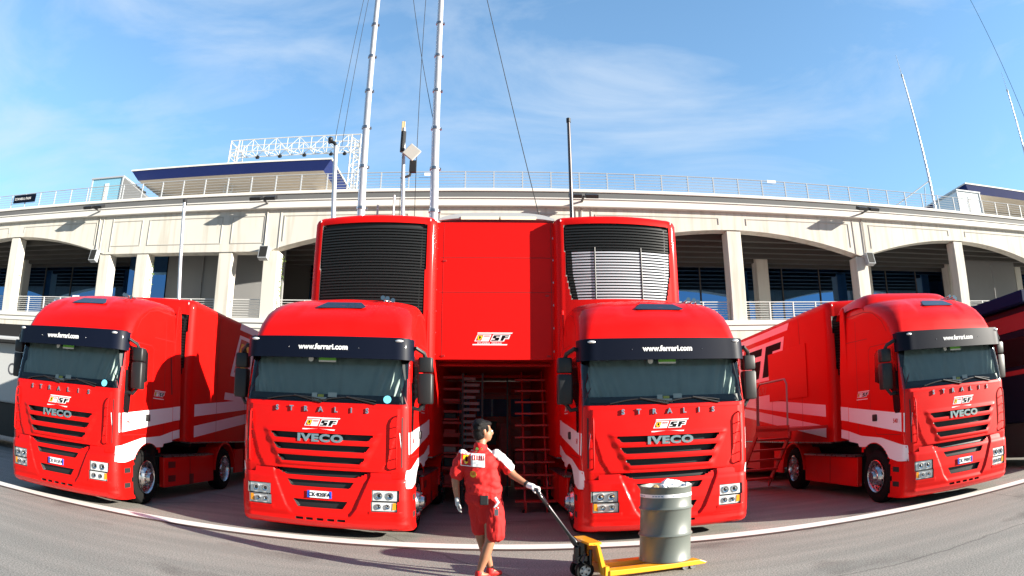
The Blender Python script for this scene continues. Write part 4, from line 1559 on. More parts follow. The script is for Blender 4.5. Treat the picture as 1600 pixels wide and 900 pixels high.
m.add(vs, [(5 * i + a, 5 * i + a + 1, 5 * i + 6 + a, 5 * i + 5 + a) for i in range(n) for a in range(4)])
cp = m.build('light_canopy', RAILG, hosp, smooth=40)
m = MB()
for a, b in ((-0.72, 0.02), (0.05, 0.74)):
    m.box(a, b, -0.050, -0.034, 5.625, 5.685)
m.build('light_strip', LGLOW, cp, smooth=0)
# interior seen under the box
m = MB()
m.box(-1.2, 1.14, 5.6, 5.7, 0.35, 2.9)
m.build('rear_wall', REDT, hosp, smooth=0)
m = MB()
for a, b in ((-1.15, -0.75), (-0.55, 0.28), (0.36, 1.1)):
    m.box(a, b, 5.55, 5.595, 1.95, 2.42)
m.build('blue_band', BLUEI, hosp, smooth=0)
m = MB()
for k, z in enumerate((2.55, 2.72, 1.5, 0.9)):
    m.box(-1.15, 1.1, 5.50, 5.595, z, z + 0.05)
for x in (-0.62, 0.32, 0.98):
    m.box(x, x + 0.05, 5.50, 5.595, 0.3, 2.9)
m.build('wall_frame', REDM, hosp, smooth=0)
m = MB()
m.box(0.32, 0.34, 5.53, 5.545, 1.95, 2.42)
m.box(-0.15, -0.13, 5.53, 5.545, 1.95, 2.42)
m.box(0.98, 1.10, 5.53, 5.545, 1.1, 1.9)
m.build('white_trim', WHITE, hosp, smooth=0)
m = MB()
m.box(0.22, 0.26, 3.2, 3.24, 0.0, 2.9)
m.box(-0.75, -0.71, 3.0, 3.04, 0.0, 2.9)
m.build('support_post', mat('dark_post', (0.03, 0.02, 0.02), 0.4, 0.5), hosp, smooth=0)
for k in range(9):
    m = MB()
    z = 0.75 + k * 0.24
    m.box(-1.17, -0.78 + 0.02 * (k % 3), 1.6 + 0.1 * (k % 2), 1.75 + 0.1 * (k % 2), z, z + 0.05)
    m.build('side_slat', REDM, hosp, smooth=0)
for k, (x, y, w, z0, z1) in enumerate(((-1.10, 4.2, 0.35, 0.1, 1.2), (0.05, 4.8, 0.30, 0.1, 1.75), (-0.30, 4.6, 0.28, 1.2, 1.8), (0.45, 5.0, 0.6, 0.1, 1.0))):
    m = MB()
    m.box(x, x + w, y, y + 0.35, z0, z1)
    m.box(x + 0.03, x + w - 0.03, y - 0.012, y - 0.001, z0 + 0.06, (z0 + z1) / 2 - 0.02)
    m.box(x + 0.03, x + w - 0.03, y - 0.012, y - 0.001, (z0 + z1) / 2 + 0.02, z1 - 0.06)
    o = m.build('equipment_cabinet', REDM if k != 2 else BLACK, smooth=0, bevel=0.008)
    o.location = (0, 11.86, 0)
    tag(o, ['low red cabinet deep in the shaded recess, farthest left', 'tall narrow red cabinet deep in the recess beside the man\'s head', 'black box cabinet high in the shaded recess behind the man', 'broad low red cabinet deep behind the open tread stair'][k], 'cabinet', 'cabinets in the shaded recess')
m = MB()
m.tube([(-1.15, 0.6, 2.86), (1.1, 0.6, 2.86)], 0.03, 6)
m.tube([(-1.15, 2.6, 2.80), (1.1, 2.6, 2.80)], 0.03, 6)
m.build('ceiling_bar', REDM, hosp)
m = MB()
m.box(-1.17, 1.10, 5.48, 5.54, 1.42, 1.56)
m.build('red_rail', REDM, hosp, smooth=0)
# staircase
st = empty('folding_stair', (0.74, 12.1, 0))
tag(st, 'red open tread staircase climbing under the connecting box', 'staircase')
for k in range(11):
    m = MB()
    w = 0.40 - 0.004 * k
    m.box(-w, w, k * 0.16, k * 0.16 + 0.22, 0.20 + k * 0.245, 0.235 + k * 0.245)
    m.build('tread', REDM, st, smooth=0)
m = MB()
for s in (-1, 1):
    m.box(s * 0.20 - 0.015, s * 0.20 + 0.015, 0, 0.06, 0.0, 0.2)
    m.add([(s * 0.2, 0.0, 0.12), (s * 0.2, 0.12, 0.06), (s * 0.2, 1.9, 2.75), (s * 0.2, 1.78, 2.85), (s * 0.23, 0.0, 0.12), (s * 0.23, 0.12, 0.06), (s * 0.23, 1.9, 2.75), (s * 0.23, 1.78, 2.85)],
          [(0, 1, 2, 3), (4, 7, 6, 5), (0, 4, 5, 1), (1, 5, 6, 2), (2, 6, 7, 3), (3, 7, 4, 0)])
m.build('stringer', REDM, st, smooth=0)
m = MB()
m.cyl((-0.25, 0.04, 0.06), (-0.25, 0.04, 0.0), 0.03)
m.cyl((0.25, 0.04, 0.06), (0.25, 0.04, 0.0), 0.03)
m.build('castor', DARK, st)
# ladder with pale treads at the left
ld = empty('step_ladder', (-0.50, 13.0, 0))
tag(ld, 'black step ladder with pale ribbed treads behind the man', 'ladder')
m = MB()
for s in (-1, 1):
    m.box(s * 0.20 - 0.02, s * 0.20 + 0.02, 0, 0.05, 0, 2.75)
m.build('side_rail', BLACK, ld, smooth=0)
for k in range(13):
    m = MB()
    m.box(-0.18, 0.14 - 0.08 * (k % 3 == 0), -0.02, 0.10, 1.1 + k * 0.125, 1.16 + k * 0.125)
    m.build('tread', mat('pale_grip_tread', (0.14, 0.14, 0.14), 0.5) if k == 0 else bpy.data.materials['pale_grip_tread'], ld, smooth=0)
# equipment rack
rk = empty('equipment_rack', (-1.0, 13.6, 0))
tag(rk, 'red and black equipment rack standing in the shade left of the ladder', 'rack')
for k in range(6):
    m = MB()
    m.box(-0.18, 0.22, 0, 0.5, 0.35 + k * 0.36, 0.39 + k * 0.36)
    m.build('shelf', REDM, rk, smooth=0)
m = MB()
for x in (-0.18, 0.20):
    for y in (0.0, 0.48):
        m.box(x, x + 0.03, y, y + 0.03, 0, 2.4)
m.build('frame', BLACK, rk, smooth=0)
for k in range(5):
    m = MB()
    m.box(-0.13, 0.12, 0.08, 0.4, 0.39 + k * 0.36, 0.39 + k * 0.36 + random.uniform(0.1, 0.24))
    o = m.build('storage_box', [REDM, BLACK, RAILG][k % 3], smooth=0, bevel=0.01)
    o.location = rk.location
    tag(o, ['red', 'black', 'grey', 'second red', 'second black'][k] + ' storage box on the ' + ['lowest', 'second lowest', 'middle', 'second highest', 'topmost'][k] + ' loaded shelf of the rack', 'box', 'storage boxes on the rack')
# platform with steps beside the last trailer
pl = empty('entrance_platform', (5.9, 12.3, 0), TR[3][2])
tag(pl, 'red folding entrance platform with grey handrails beside the rightmost trailer', 'platform')
m = MB()
m.box(-0.35, 0.56, -1.0, 0.75, 1.38, 1.44)
m.box(-0.35, -0.31, -1.0, 0.75, 1.26, 1.50)
m.build('deck', REDM, pl, smooth=0)
for k in range(5):
    m = MB()
    m.box(-0.30, 0.52, 0.75 + k * 0.26, 1.05 + k * 0.26, 1.16 - k * 0.24, 1.20 - k * 0.24)
    m.build('tread', REDM, pl, smooth=0)
m = MB()
for x in (-0.33, 0.5):
    m.add([(x, 0.75, 1.42), (x, 0.75, 1.25), (x, 2.1, 0.0), (x, 2.1, 0.15), (x + .03, 0.75, 1.42), (x + .03, 0.75, 1.25), (x + .03, 2.1, 0.0), (x + .03, 2.1, 0.15)],
          [(0, 1, 2, 3), (4, 7, 6, 5), (0, 4, 5, 1), (1, 5, 6, 2), (2, 6, 7, 3), (3, 7, 4, 0)])
m.build('stringer', REDM, pl, smooth=0)
m = MB()
m.tube([(-0.33, -0.95, 1.44), (-0.33, -0.95, 2.30), (-0.33, -0.85, 2.40), (-0.33, 0.50, 2.40), (-0.33, 0.62, 2.30), (-0.33, 0.62, 1.44)], 0.020, 8)
m.tube([(-0.33, 0.70, 1.3), (-0.33, 0.70, 2.30), (-0.33, 0.80, 2.42), (-0.33, 1.3, 2.25), (-0.33, 2.1, 1.1), (-0.33, 2.1, 0.1)], 0.020, 8)
m.build('handrail', mat('brown_grey_handrail', (0.28, 0.20, 0.18), 0.35, 0.3), pl, smooth=50)

# ------------------------------------------------------------------ masts, poles, wires
def mast(x, y, z0, z1, r0, r1, nsec, label, lean=0.0, group='tall telescopic masts'):
    r = empty('telescopic_mast', (x, y, z0))
    H = z1 - z0
    for k in range(nsec):
        a, b = k / nsec, (k + 1) / nsec
        ra = r0 + (r1 - r0) * k / max(1, nsec - 1)
        m = MB()
        m.cyl((lean * a * H, 0, a * H), (lean * b * H, 0, b * H), ra, n=16)
        s = m.build('section', MASTM, r)
        m = MB()
        m.cyl((lean * b * H, 0, b * H - 0.05), (lean * b * H, 0, b * H + 0.015), ra + 0.022, n=16)
        m.box(lean * b * H + ra, lean * b * H + ra + 0.05, -0.03, 0.03, b * H - 0.05, b * H)
        m.build('collar', STEEL, s)
    return tag(r, label, 'mast', group)
mast(-3.20, 14, 5.6, 15.2, 0.098, 0.062, 9, 'tall silver telescopic mast on the all black louvred trailer', -0.026)
mast(-1.47, 14, 5.5, 15.2, 0.105, 0.068, 9, 'tall silver telescopic mast nearer the middle, above the gap between the trailers', -0.020)
def slim_pole(name, x, y, z0, z1, r, m_, label, top=None, lean=0):
    e = empty(name, (x, y, z0))
    m = MB()
    H = z1 - z0
    m.cyl((0, 0, 0), (lean * H, 0, H), r, r * 0.85, n=12)
    m.build('shaft', m_, e)
    if top: top(e, H, lean * H)
    return tag(e, label, 'pole', 'slim poles on the trailers')
def bent_top(e, H, dx):
    m = MB()
    m.tube([(dx, 0, H - 0.25), (dx, 0, H), (dx - 0.05, 0, H + 0.10), (dx - 0.15, 0, H + 0.14), (dx - 0.20, 0, H + 0.10)], 0.045, 8)
    m.ball((dx - 0.16, 0, H + 0.20), 0.07, 10)
    m.build('camera_head', BLACK, e, smooth=60)
def black_cap(e, H, dx):
    m = MB()
    m.cyl((dx, 0, H - 0.03), (dx, 0, H + 0.08), 0.055, n=12)
    m.build('cap', BLACK, e)
def ant_top(e, H, dx):
    m = MB()
    m.box(dx - 0.06, dx + 0.02, -0.03, 0.03, H - 0.12, H + 0.18)
    m.build('antenna_bar', mat('tan_antenna', (0.70, 0.52, 0.28), 0.5), e, smooth=0, bevel=0.01)
    m = MB()
    m.cyl((dx, 0, H - 0.65), (dx, 0, H - 0.1), 0.065, n=8)
    m.tube([(dx, 0, H - 1.35), (dx + 0.22, 0, H - 1.28), (dx + 0.27, 0, H - 0.95)], 0.03, 6)
    m.box(dx + 0.2, dx + 0.36, -0.05, 0.05, H - 1.2, H - 0.9)
    m.build('bracket', BLACK, e)
    m = MB()
    M = Matrix.Translation((dx + 0.25, -0.12, H - 0.72)) @ Matrix.Rotation(0.72, 4, 'Y')
    m.box(-0.165, 0.165, -0.03, 0.03, -0.165, 0.165, 0, M)
    m.build('antenna_panel', mat('pale_antenna_panel', (0.42, 0.41, 0.38), 0.5), e, smooth=0, bevel=0.015)
def small_top(e, H, dx):
    m = MB()
    m.ball((dx, 0, H + 0.04), 0.07, 8, 0, (0.8, 1, 1))
    m.tube([(dx, 0, H - 0.1), (dx + 0.05, 0, H - 0.05), (dx + 0.03, 0, H + 0.1)], 0.03, 6)
    m.build('camera_head', BLACK, e)
slim_pole('camera_pole', -3.85, 14, 5.6, 8.3, 0.062, MASTM, 'silver pole with a bent black camera head left of the tall masts', bent_top, -0.06)
slim_pole('antenna_pole', -2.18, 14, 5.6, 8.75, 0.05, MASTM, 'pole carrying a tilted square panel antenna between the two tall masts', ant_top, -0.045)
slim_pole('black_pole', 1.71, 14, 5.6, 8.95, 0.048, mat('dark_steel_pole', (0.10, 0.09, 0.09), 0.35, 0.7), 'lone dark pole with black cap above the trailer with the painted louvre reflection', black_cap)
slim_pole('camera_pole', -7.82, 14, 3.9, 6.95, 0.05, MASTM, 'slim pole with a small camera head on the leftmost trailer', small_top, -0.08)
slim_pole('stub_pole', -2.95, 14.6, 5.6, 6.95, 0.03, RAILG, 'shorter of the two thin stub posts between the tall masts, farther left')
slim_pole('stub_pole', -2.55, 14.6, 5.6, 7.2, 0.03, RAILM, 'taller pale thin stub post between the tall masts, beside the antenna pole')
def wire(pts, r, label):
    m = MB()
    a, b = Vector(pts[0]), Vector(pts[1])
    q = [a.lerp(b, t / 16) - Vector((0, 0, 0.18 * sin(pi * t / 16))) for t in range(17)]
    m.tube(q, r, 5)
    return tag(m.build('guy_wire', DARK), label, 'wire', 'thin guy wires')
wire([(-0.55, 14, 13.8), (1.05, 14, 6.0)], 0.010, 'thin dark guy wire slanting across the open sky right of the masts')
wire([(-2.55, 14, 13.8), (-1.62, 14, 9.0)], 0.008, 'thin wire crossing to the lower right beside the middle mast')
wire([(-2.05, 14, 13.8), (-1.93, 14, 5.8)], 0.008, 'thin wire hanging near vertical just left of the middle mast')
wire([(-3.62, 14, 13.8), (-3.86, 14, 8.3)], 0.007, 'upper one of the thin wire pair, closer to the left tall mast')
wire([(-3.75, 14, 13.8), (-4.05, 14, 8.5)], 0.007, 'outer one of the thin wire pair left of the left tall mast')
wire([(-2.30, 13.9, 8.9), (-2.28, 13.9, 5.7)], 0.007, 'thin cable hanging down along the antenna pole')
wire([(39.0, 31, 34), (41.8, 31, 17)], 0.022, 'thin wire dropping to the pavilion roof at the right edge')
def whip(x, zb, zt, label, lean=0.0):
    e = empty('flag_mast', (x, D + 0.5, zb))
    m = MB()
    H = zt - zb
    m.cyl((0, 0, 0), (lean, 0, H), 0.10, 0.055, n=10)
    m.build('shaft', MASTM, e)
    m = MB()
    m.cyl((lean, 0, H), (lean * 1.12, 0, H + 1.8), 0.02, 0.012, n=6)
    m.cyl((lean, 0, H - 0.05), (lean, 0, H + 0.15), 0.08, n=8)
    m.build('tip', RAILG, e)
    return tag(e, label, 'mast', 'masts on the roof terrace')
w1 = whip(28.1, 13.8, 23.9, 'lone slim white mast with stay standing on the right terrace', -0.15)
m = MB()
m.cyl((0, 0, 2.2), (-3.7, 0, 0.1), 0.045, n=6)
m.cyl((-0.9, 0, 0), (-0.6, 0, 1.7), 0.03, n=6)
m.build('stay', RAILG, w1)
whip(39.9, 13.8, 24.9, 'second slim roof mast, cut by the right edge above the pavilion', 0.3)

# ------------------------------------------------------------------ neighbours at the edges
gt = empty('grey_transporter', (-13.2, 14.6, 0))
tag(gt, 'grey box transporter with dark lettering at the left edge', 'transporter')
m = MB()
m.box(-9, 0.9, 0, 2.5, 1.35, 3.35)
m.build('body', GREYT, gt, smooth=0, bevel=0.06)
m = MB()
m.box(-9, 0.8, 0.1, 2.4, 0.35, 1.34)
m.build('skirt', BLACK, gt, smooth=0)
m = MB()
m.box(-9, 1.2, -0.35, 0.0, 3.12, 3.20)
m.box(-9, 1.0, 0.3, 2.2, 3.36, 3.75)
m.build('awning_rail', DARK, gt, smooth=0)
m = MB()
put_text(m, 'CE', 0.50, lambda a, b, c: (-1.06 + a, -0.006, 2.20 + b), 0, bold=0.006)
m.build('lettering', DKLET, gt, smooth=0)
m = MB()
for x in (-7.2, -5.9):
    m.cyl((x, 0.05, 0.48), (x, 0.4, 0.48), 0.48, n=24)
m.build('wheel', TYRE, gt)
rt = empty('dark_transporter', (10.8, 9.0, 0), -0.03)
tag(rt, 'dark navy and red transporter with wide windows at the right edge', 'transporter')
m = MB()
m.box(0, 2.5, 0.3, 13, 1.0, 3.45)
m.build('body', NAVY, rt, smooth=0, bevel=0.04)
m = MB()
m.box(-0.25, 2.6, 0.25, 13.2, 3.46, 3.72)
m.build('roof', mat('navy_roof', (0.003, 0.010, 0.045), 0.75, spec=0.1), rt, smooth=0, bevel=0.03)
m = MB()
m.box(-0.012, -0.003, 0.3, 13, 2.95, 3.30)
m.box(-0.012, -0.003, 0.3, 13, 2.02, 2.12)
m.build('red_band', mat('dull_red_band', (0.22, 0.006, 0.008), 0.6), rt, smooth=0)
for k in range(6):
    m = MB()
    m.box(-0.010, -0.003, 0.5 + k * 2.2, 2.2 + k * 2.2, 2.2, 2.80)
    wo = m.build('window', GLOSSB, rt, smooth=0)
    m = MB()
    m.box(-0.016, -0.011, 0.45 + k * 2.2, 0.50 + k * 2.2, 2.15, 2.88)
    m.box(-0.016, -0.011, 2.2 + k * 2.2, 2.25 + k * 2.2, 2.15, 2.88)
    m.build('frame', RAILG, wo, smooth=0)
m = MB()
m.box(0.08, 2.4, 0.4, 12.8, 0.25, 0.99)
m.build('skirt', DARK, rt, smooth=0)

# ------------------------------------------------------------------ pallet jack, drum, waste
JA = atan2(0.25, 0.968)
jk = empty('pallet_jack', (1.08, 6.72, 0), JA)
tag(jk, 'yellow pallet jack with black handle carrying the grey drum', 'pallet jack')
JM = Matrix.Translation((1.08, 6.72, 0)) @ Matrix.Rotation(JA, 4, 'Z')
JI = JM.inverted()
def jl(p): return JI @ Vector(p)
for s in (-1, 1):
    m = MB()
    y = s * 0.20
    pf = [(0.0, 0.055), (0.0, 0.115), (1.10, 0.10), (1.19, 0.065), (1.17, 0.045), (1.0, 0.045)]
    vs = [(a, y - 0.075, b) for a, b in pf] + [(a, y + 0.075, b) for a, b in pf]
    n = len(pf)
    m.add(vs, [tuple(range(n)), tuple(range(n, 2 * n))[::-1]] + [(i, (i + 1) % n, n + (i + 1) % n, n + i) for i in range(n)])
    fk = m.build('fork', YELP, jk, smooth=0, bevel=0.008)
    for xx in (0.93, 1.03):
        m = MB()
        m.cyl((xx, y - 0.04, 0.038), (xx, y + 0.04, 0.038), 0.038, n=16)
        m.build('roller', STEEL, fk)
m = MB()
pf = [(-0.02, 0.06), (-0.02, 0.12), (-0.10, 0.40), (-0.16, 0.42), (-0.19, 0.40), (-0.13, 0.40), (-0.06, 0.10), (-0.06, 0.06)]
for y in (-0.20, 0.20):
    a = y - 0.035
    b = y + 0.035
    vs = [(p, a, q) for p, q in pf] + [(p, b, q) for p, q in pf]
    n = len(pf)
    m.add(vs, [tuple(range(n)), tuple(range(n, 2 * n))[::-1]] + [(i, (i + 1) % n, n + (i + 1) % n, n + i) for i in range(n)])
m.box(-0.22, -0.08, -0.235, 0.235, 0.405, 0.43)
m.box(-0.04, 0.0, -0.26, 0.26, 0.06, 0.16)
m.add([(-0.02, -.235, .13), (-0.02, .235, .13), (-0.10, .235, .40), (-0.10, -.235, .40)], [(0, 1, 2, 3)])
m.build('frame', YELP, jk, smooth=0, bevel=0.008)
m = MB()
m.cyl((-0.20, 0, 0.12), (-0.20, 0, 0.40), 0.055, n=14)
m.box(-0.28, -0.12, -0.07, 0.07, 0.17, 0.26)
m.cyl((-0.27, -0.03, 0.22), (-0.27, -0.03, 0.36), 0.035, n=10)
m.cyl((-0.14, -0.09, 0.16), (-0.14, -0.09, 0.33), 0.02, n=8)
m.tube([(-0.20, -0.1, 0.30), (-0.24, -0.12, 0.2), (-0.16, -0.12, 0.14)], 0.01, 6)
m.build('pump', GLOSSB, jk, smooth=40, bevel=0.004)
for s in (-1, 1):
    w = empty('steering_wheel', (-0.20, s * 0.075, 0.10), 0, jk)
    m = MB()
    M = Matrix.Rotation(pi / 2, 4, 'X')
    m.lathe([(0.062, -0.028), (0.096, -0.028), (0.10, -0.02), (0.10, 0.02), (0.096, 0.028), (0.062, 0.028), (0.062, -0.028)], M, 28)
    m.build('tyre', TYRE, w)
    m = MB()
    m.lathe([(0.062, 0.02), (0.05, 0.012), (0.028, 0.016), (0.02, 0.03), (0.001, 0.032)], M, 24)
    m.lathe([(0.062, -0.02), (0.05, -0.012), (0.028, -0.016), (0.02, -0.03), (0.001, -0.032)], M, 24)
    for i in range(5):
        a = 2 * pi * i / 5
        for q in (-1, 1):
            c = Vector((0.042 * cos(a), 0.042 * sin(a), 0.018 * q))
            m.cyl(M @ c, M @ (c * 1.0 + Vector((0, 0, 0.004 * q))), 0.010, n=8, mi=1)
    m.build('hub', [RAILM, DARK], w)
HB = Vector((0.84, 6.66, 0.36))
HT = Vector((0.40, 6.60, 0.99))
m = MB()
d = (HT - HB)
m.tube([jl(HB), jl(HB + d * 0.12), jl(HB + d * 0.2), jl(HB + d * 0.74)], [0.035, 0.035, 0.020, 0.018], 10)
side = Vector((0.10, 0.99, 0)).normalized()
e = d.normalized()
lp = [HB + d * 0.72, HB + d * 0.80 + side * 0.07, HB + d * 0.93 + side * 0.085, HB + d * 1.0 + side * 0.065, HB + d * 1.01, HB + d * 1.0 - side * 0.065, HB + d * 0.93 - side * 0.085, HB + d * 0.80 - side * 0.07, HB + d * 0.72]
m.tube([jl(p) for p in lp], 0.0165, 10)
m.tube([jl(HB + d * 0.86), jl(HB + d * 0.70 + Vector((0, 0, -0.0)))], 0.010, 6)
m.build('handle', GLOSSB, jk, smooth=60)

DC = JM @ Vector((0.80, 0.0, 0.0))
dr = empty('steel_drum', (DC.x, DC.y, 0.112))
tag(dr, 'grey steel drum with white tape band standing on the yellow forks', 'drum')
R0, HH = 0.286, 0.845
m = MB()
prof = [(0.0, 0.012), (R0 - 0.012, 0.012), (R0 - 0.006, 0.0), (R0 + 0.006, 0.0), (R0 + 0.008, 0.012), (R0, 0.022)]
for c in (0.30, 0.60):
    prof += [(R0, c - 0.025), (R0 + 0.010, c - 0.012), (R0 + 0.019, c), (R0 + 0.010, c + 0.012), (R0, c + 0.025)]
prof += [(R0, HH - 0.015), (R0 + 0.008, HH - 0.008), (R0 + 0.006, HH + 0.003), (R0 - 0.006, HH + 0.003), (R0 - 0.010, HH - 0.01), (R0 - 0.012, HH - 0.12), (R0 - 0.012, 0.5), (0.0, 0.5)]
m.lathe(prof, None, 56)
m.build('shell', DRUM, dr, smooth=50)
m = MB()
m.lathe([(R0 + 0.0022, HH - 0.115), (R0 + 0.0022, HH - 0.078)], None, 56, 0)
for i in range(56):
    a = 2 * pi * i / 56
    if i % 7 < 4:
        vs = [((R0 + 0.004) * cos(a + q * 0.085), (R0 + 0.004) * sin(a + q * 0.085), HH - 0.1035 + z) for z in (0, 0.012) for q in (0, 1)]
        m.add(vs, [(0, 1, 3, 2)], 1)
m.build('tape_band', [WHITE, mat('blue_grey_print', (0.25, 0.30, 0.45), 0.6)], dr, smooth=60)
def crumple(c, r, seed, mt):
    bm = bmesh.new()
    bmesh.ops.create_icosphere(bm, subdivisions=3, radius=r)
    for v in bm.verts:
        n_ = noise.noise(v.co * (5 / r * 0.12) + Vector((seed, seed * 2, 0))) * 0.5 + noise.noise(v.co * (14 / r * 0.1) + Vector((seed, 0, 0))) * 0.35
        v.co *= 1 + n_
        v.co.z *= 0.8
    me = bpy.data.meshes.new('paper_waste')
    bm.to_mesh(me)
    bm.free()
    me.materials.append(mt)
    o = bpy.data.objects.new('paper_waste', me)
    o.location = c
    COL.objects.link(o)
    return o
wz = 0.112 + HH
for k, (dx, dy, dz, r, mt, lb) in enumerate(((0.02, -0.04, 0.00, 0.095, CLOTHW, 'largest crumpled white paper ball heaped at the middle of the drum'), (0.12, -0.02, -0.02, 0.09, CLOTHW, 'crumpled white paper ball right of the tallest one in the drum'), (-0.14, -0.10, -0.025, 0.055, mat('brown_wrapper', (0.45, 0.28, 0.12), 0.6), 'small brown crumpled wrapper at the left rim of the drum'),
                                             (0.20, -0.08, -0.02, 0.06, CLOTHW, 'small white paper scrap against the right rim of the drum'), (-0.06, -0.06, -0.03, 0.07, mat('pale_wrapper', (0.62, 0.66, 0.72), 0.5), 'pale bluish wrapper between the brown one and the tallest paper'))):
    tag(crumple((DC.x + dx, DC.y + dy, wz + dz), r, k * 3.7, mt), lb, 'waste', 'crumpled paper in the drum')

# ------------------------------------------------------------------ the man
def baked(mb, name, mats, voxel, smooth_it, parent):
    me = bpy.data.meshes.new(name)
    me.from_pydata(mb.v, [], mb.f)
    o = bpy.data.objects.new(name, me)
    COL.objects.link(o)
    r_ = o.modifiers.new('r', 'REMESH')
    r_.mode = 'VOXEL'
    r_.voxel_size = voxel
    s_ = o.modifiers.new('s', 'SMOOTH')
    s_.factor = 0.5
    s_.iterations = smooth_it
    dg = bpy.context.evaluated_depsgraph_get()
    dg.update()
    nm = bpy.data.meshes.new_from_object(o.evaluated_get(dg))
    o.modifiers.clear()
    o.data = nm
    bpy.data.meshes.remove(me)
    nm.name = name
    nm.materials.clear()
    for q in (mats if isinstance(mats, (list, tuple)) else [mats]):
        nm.materials.append(q)
    nm.polygons.foreach_set('use_smooth', [True] * len(nm.polygons))
    o.parent = parent
    return o
def limb(mb, pts, rs, n=14):
    """closed tapered tube with round ends; rs entries are r or (rx, ry)"""
    pts = [Vector(p) for p in pts]
    vs = []
    P, RR = [], []
    for i in range(len(pts) - 1):
        k = 5
        for j in range(k):
            t = j / k
            P.append(pts[i].lerp(pts[i + 1], t))
            a = rs[i] if isinstance(rs[i], tuple) else (rs[i], rs[i])
            b = rs[i + 1] if isinstance(rs[i + 1], tuple) else (rs[i + 1], rs[i + 1])
            RR.append((a[0] + (b[0] - a[0]) * t, a[1] + (b[1] - a[1]) * t))
    P.append(pts[-1])
    RR.append(rs[-1] if isinstance(rs[-1], tuple) else (rs[-1], rs[-1]))
    d0 = (P[1] - P[0]).normalized()
    d1 = (P[-1] - P[-2]).normalized()
    P = [P[0] - d0 * RR[0][1] * 0.6, P[0] - d0 * RR[0][1] * 0.35] + P + [P[-1] + d1 * RR[-1][1] * 0.35, P[-1] + d1 * RR[-1][1] * 0.6]
    RR = [(RR[0][0] * 0.3, RR[0][1] * 0.3), (RR[0][0] * 0.8, RR[0][1] * 0.8)] + RR + [(RR[-1][0] * 0.8, RR[-1][1] * 0.8), (RR[-1][0] * 0.3, RR[-1][1] * 0.3)]
    u = Vector((1, 0, 0))
    for k, p in enumerate(P):
        a = (P[min(k + 1, len(P) - 1)] - P[max(k - 1, 0)]).normalized()
        uu = (u - a * u.dot(a))
        uu = uu.normalized() if uu.length > 0.1 else a.cross(Vector((0, 1, 0))).normalized()
        w = a.cross(uu)
        for i in range(n):
            t = 2 * pi * i / n
            vs.append(p + uu * cos(t) * RR[k][0] + w * sin(t) * RR[k][1])
    m = len(P)
    fs = [(k * n + i, k * n + (i + 1) % n, (k + 1) * n + (i + 1) % n, (k + 1) * n + i) for k in range(m - 1) for i in range(n)]
    fs += [tuple(range(n))[::-1], tuple(range((m - 1) * n, m * n))]
    mb.add(vs, fs)

MY = 6.72
man = empty('person', (-0.12, MY, 0))
tag(man, 'man in red team shirt and shorts pulling the yellow pallet jack, seen from behind', 'person')
mo_ = Vector((-0.12, MY, 0))
def L(x, y, z): return Vector((x, MY + y, z)) - mo_
body = MB()
# legs: near leg (his right) swings back-left of the picture, far leg forward
limb(body, [L(-0.06, 0.0, 0.88), L(-0.07, -0.04, 0.48), L(-0.075, -0.05, 0.43), L(-0.125, -0.05, 0.27), L(-0.185, -0.05, 0.09)], [0.085, 0.062, 0.056, 0.056, 0.034])
limb(body, [L(-0.20, 0.02, 0.88), L(-0.17, 0.06, 0.46), L(-0.165, 0.07, 0.42), L(-0.12, 0.10, 0.26), L(-0.07, 0.12, 0.09)], [0.085, 0.060, 0.054, 0.054, 0.033])
limb(body, [L(-0.19, -0.06, 0.06), L(-0.10, -0.03, 0.035)], [0.035, 0.030])
limb(body, [L(-0.075, 0.12, 0.06), L(0.02, 0.15, 0.035)], [0.035, 0.028])
# torso, neck
limb(body, [L(-0.14, 0.0, 0.88), L(-0.15, 0.0, 1.10), L(-0.18, 0.0, 1.33), L(-0.185, 0.0, 1.38)], [(0.15, 0.10), (0.145, 0.10), (0.165, 0.10), (0.10, 0.07)])
limb(body, [L(-0.18, 0.0, 1.38), L(-0.165, 0.015, 1.50)], [0.058, 0.054])
# head turned to the right of the picture (+x), slightly away
hd = L(-0.145, 0.02, 1.600)
HR = Matrix.Rotation(-1.20, 3, 'Z')           # head's own +y (face) towards +x and a little away
def hl(x, y, z): return hd + HR @ Vector((x, y, z))
def hball(x, y, z, r, sc):
    body.ball((0, 0, 0), r, 16, 0, sc)
    k = 16 * 9
    for i in range(len(body.v) - k, len(body.v)):
        body.v[i] = tuple(hl(x, y, z) + HR @ Vector(body.v[i]))
hball(0, -0.015, 0.025, 0.092, (0.84, 1.02, 1.0))
hball(0, 0.030, -0.035, 0.070, (0.84, 0.92, 1.15))
hball(0, 0.062, -0.082, 0.030, (1.1, 0.8, 0.8))
hball(0, 0.098, -0.020, 0.015, (0.8, 1.2, 1.5))
hball(0, 0.088, 0.012, 0.014, (2.6, 0.7, 0.6))
hball(0, 0.089, -0.058, 0.012, (1.7, 0.7, 0.8))
for s in (-1, 1):
    hball(s * 0.078, -0.012, -0.015, 0.022, (0.45, 0.8, 1.3))
# arms
WR = L(0.315, -0.09, 1.035)
limb(body, [L(0.00, -0.01, 1.345), L(0.155, -0.03, 1.15), L(0.16, -0.035, 1.14), WR], [0.055, 0.045, 0.044, 0.028])
WL = L(-0.415, -0.02, 0.885)
limb(body, [L(-0.365, 0, 1.345), L(-0.435, 0.01, 1.08), L(-0.435, 0.005, 1.06), WL], [0.055, 0.044, 0.043, 0.028])
bo = baked(body, 'body', SKIN, 0.010, 4, man)
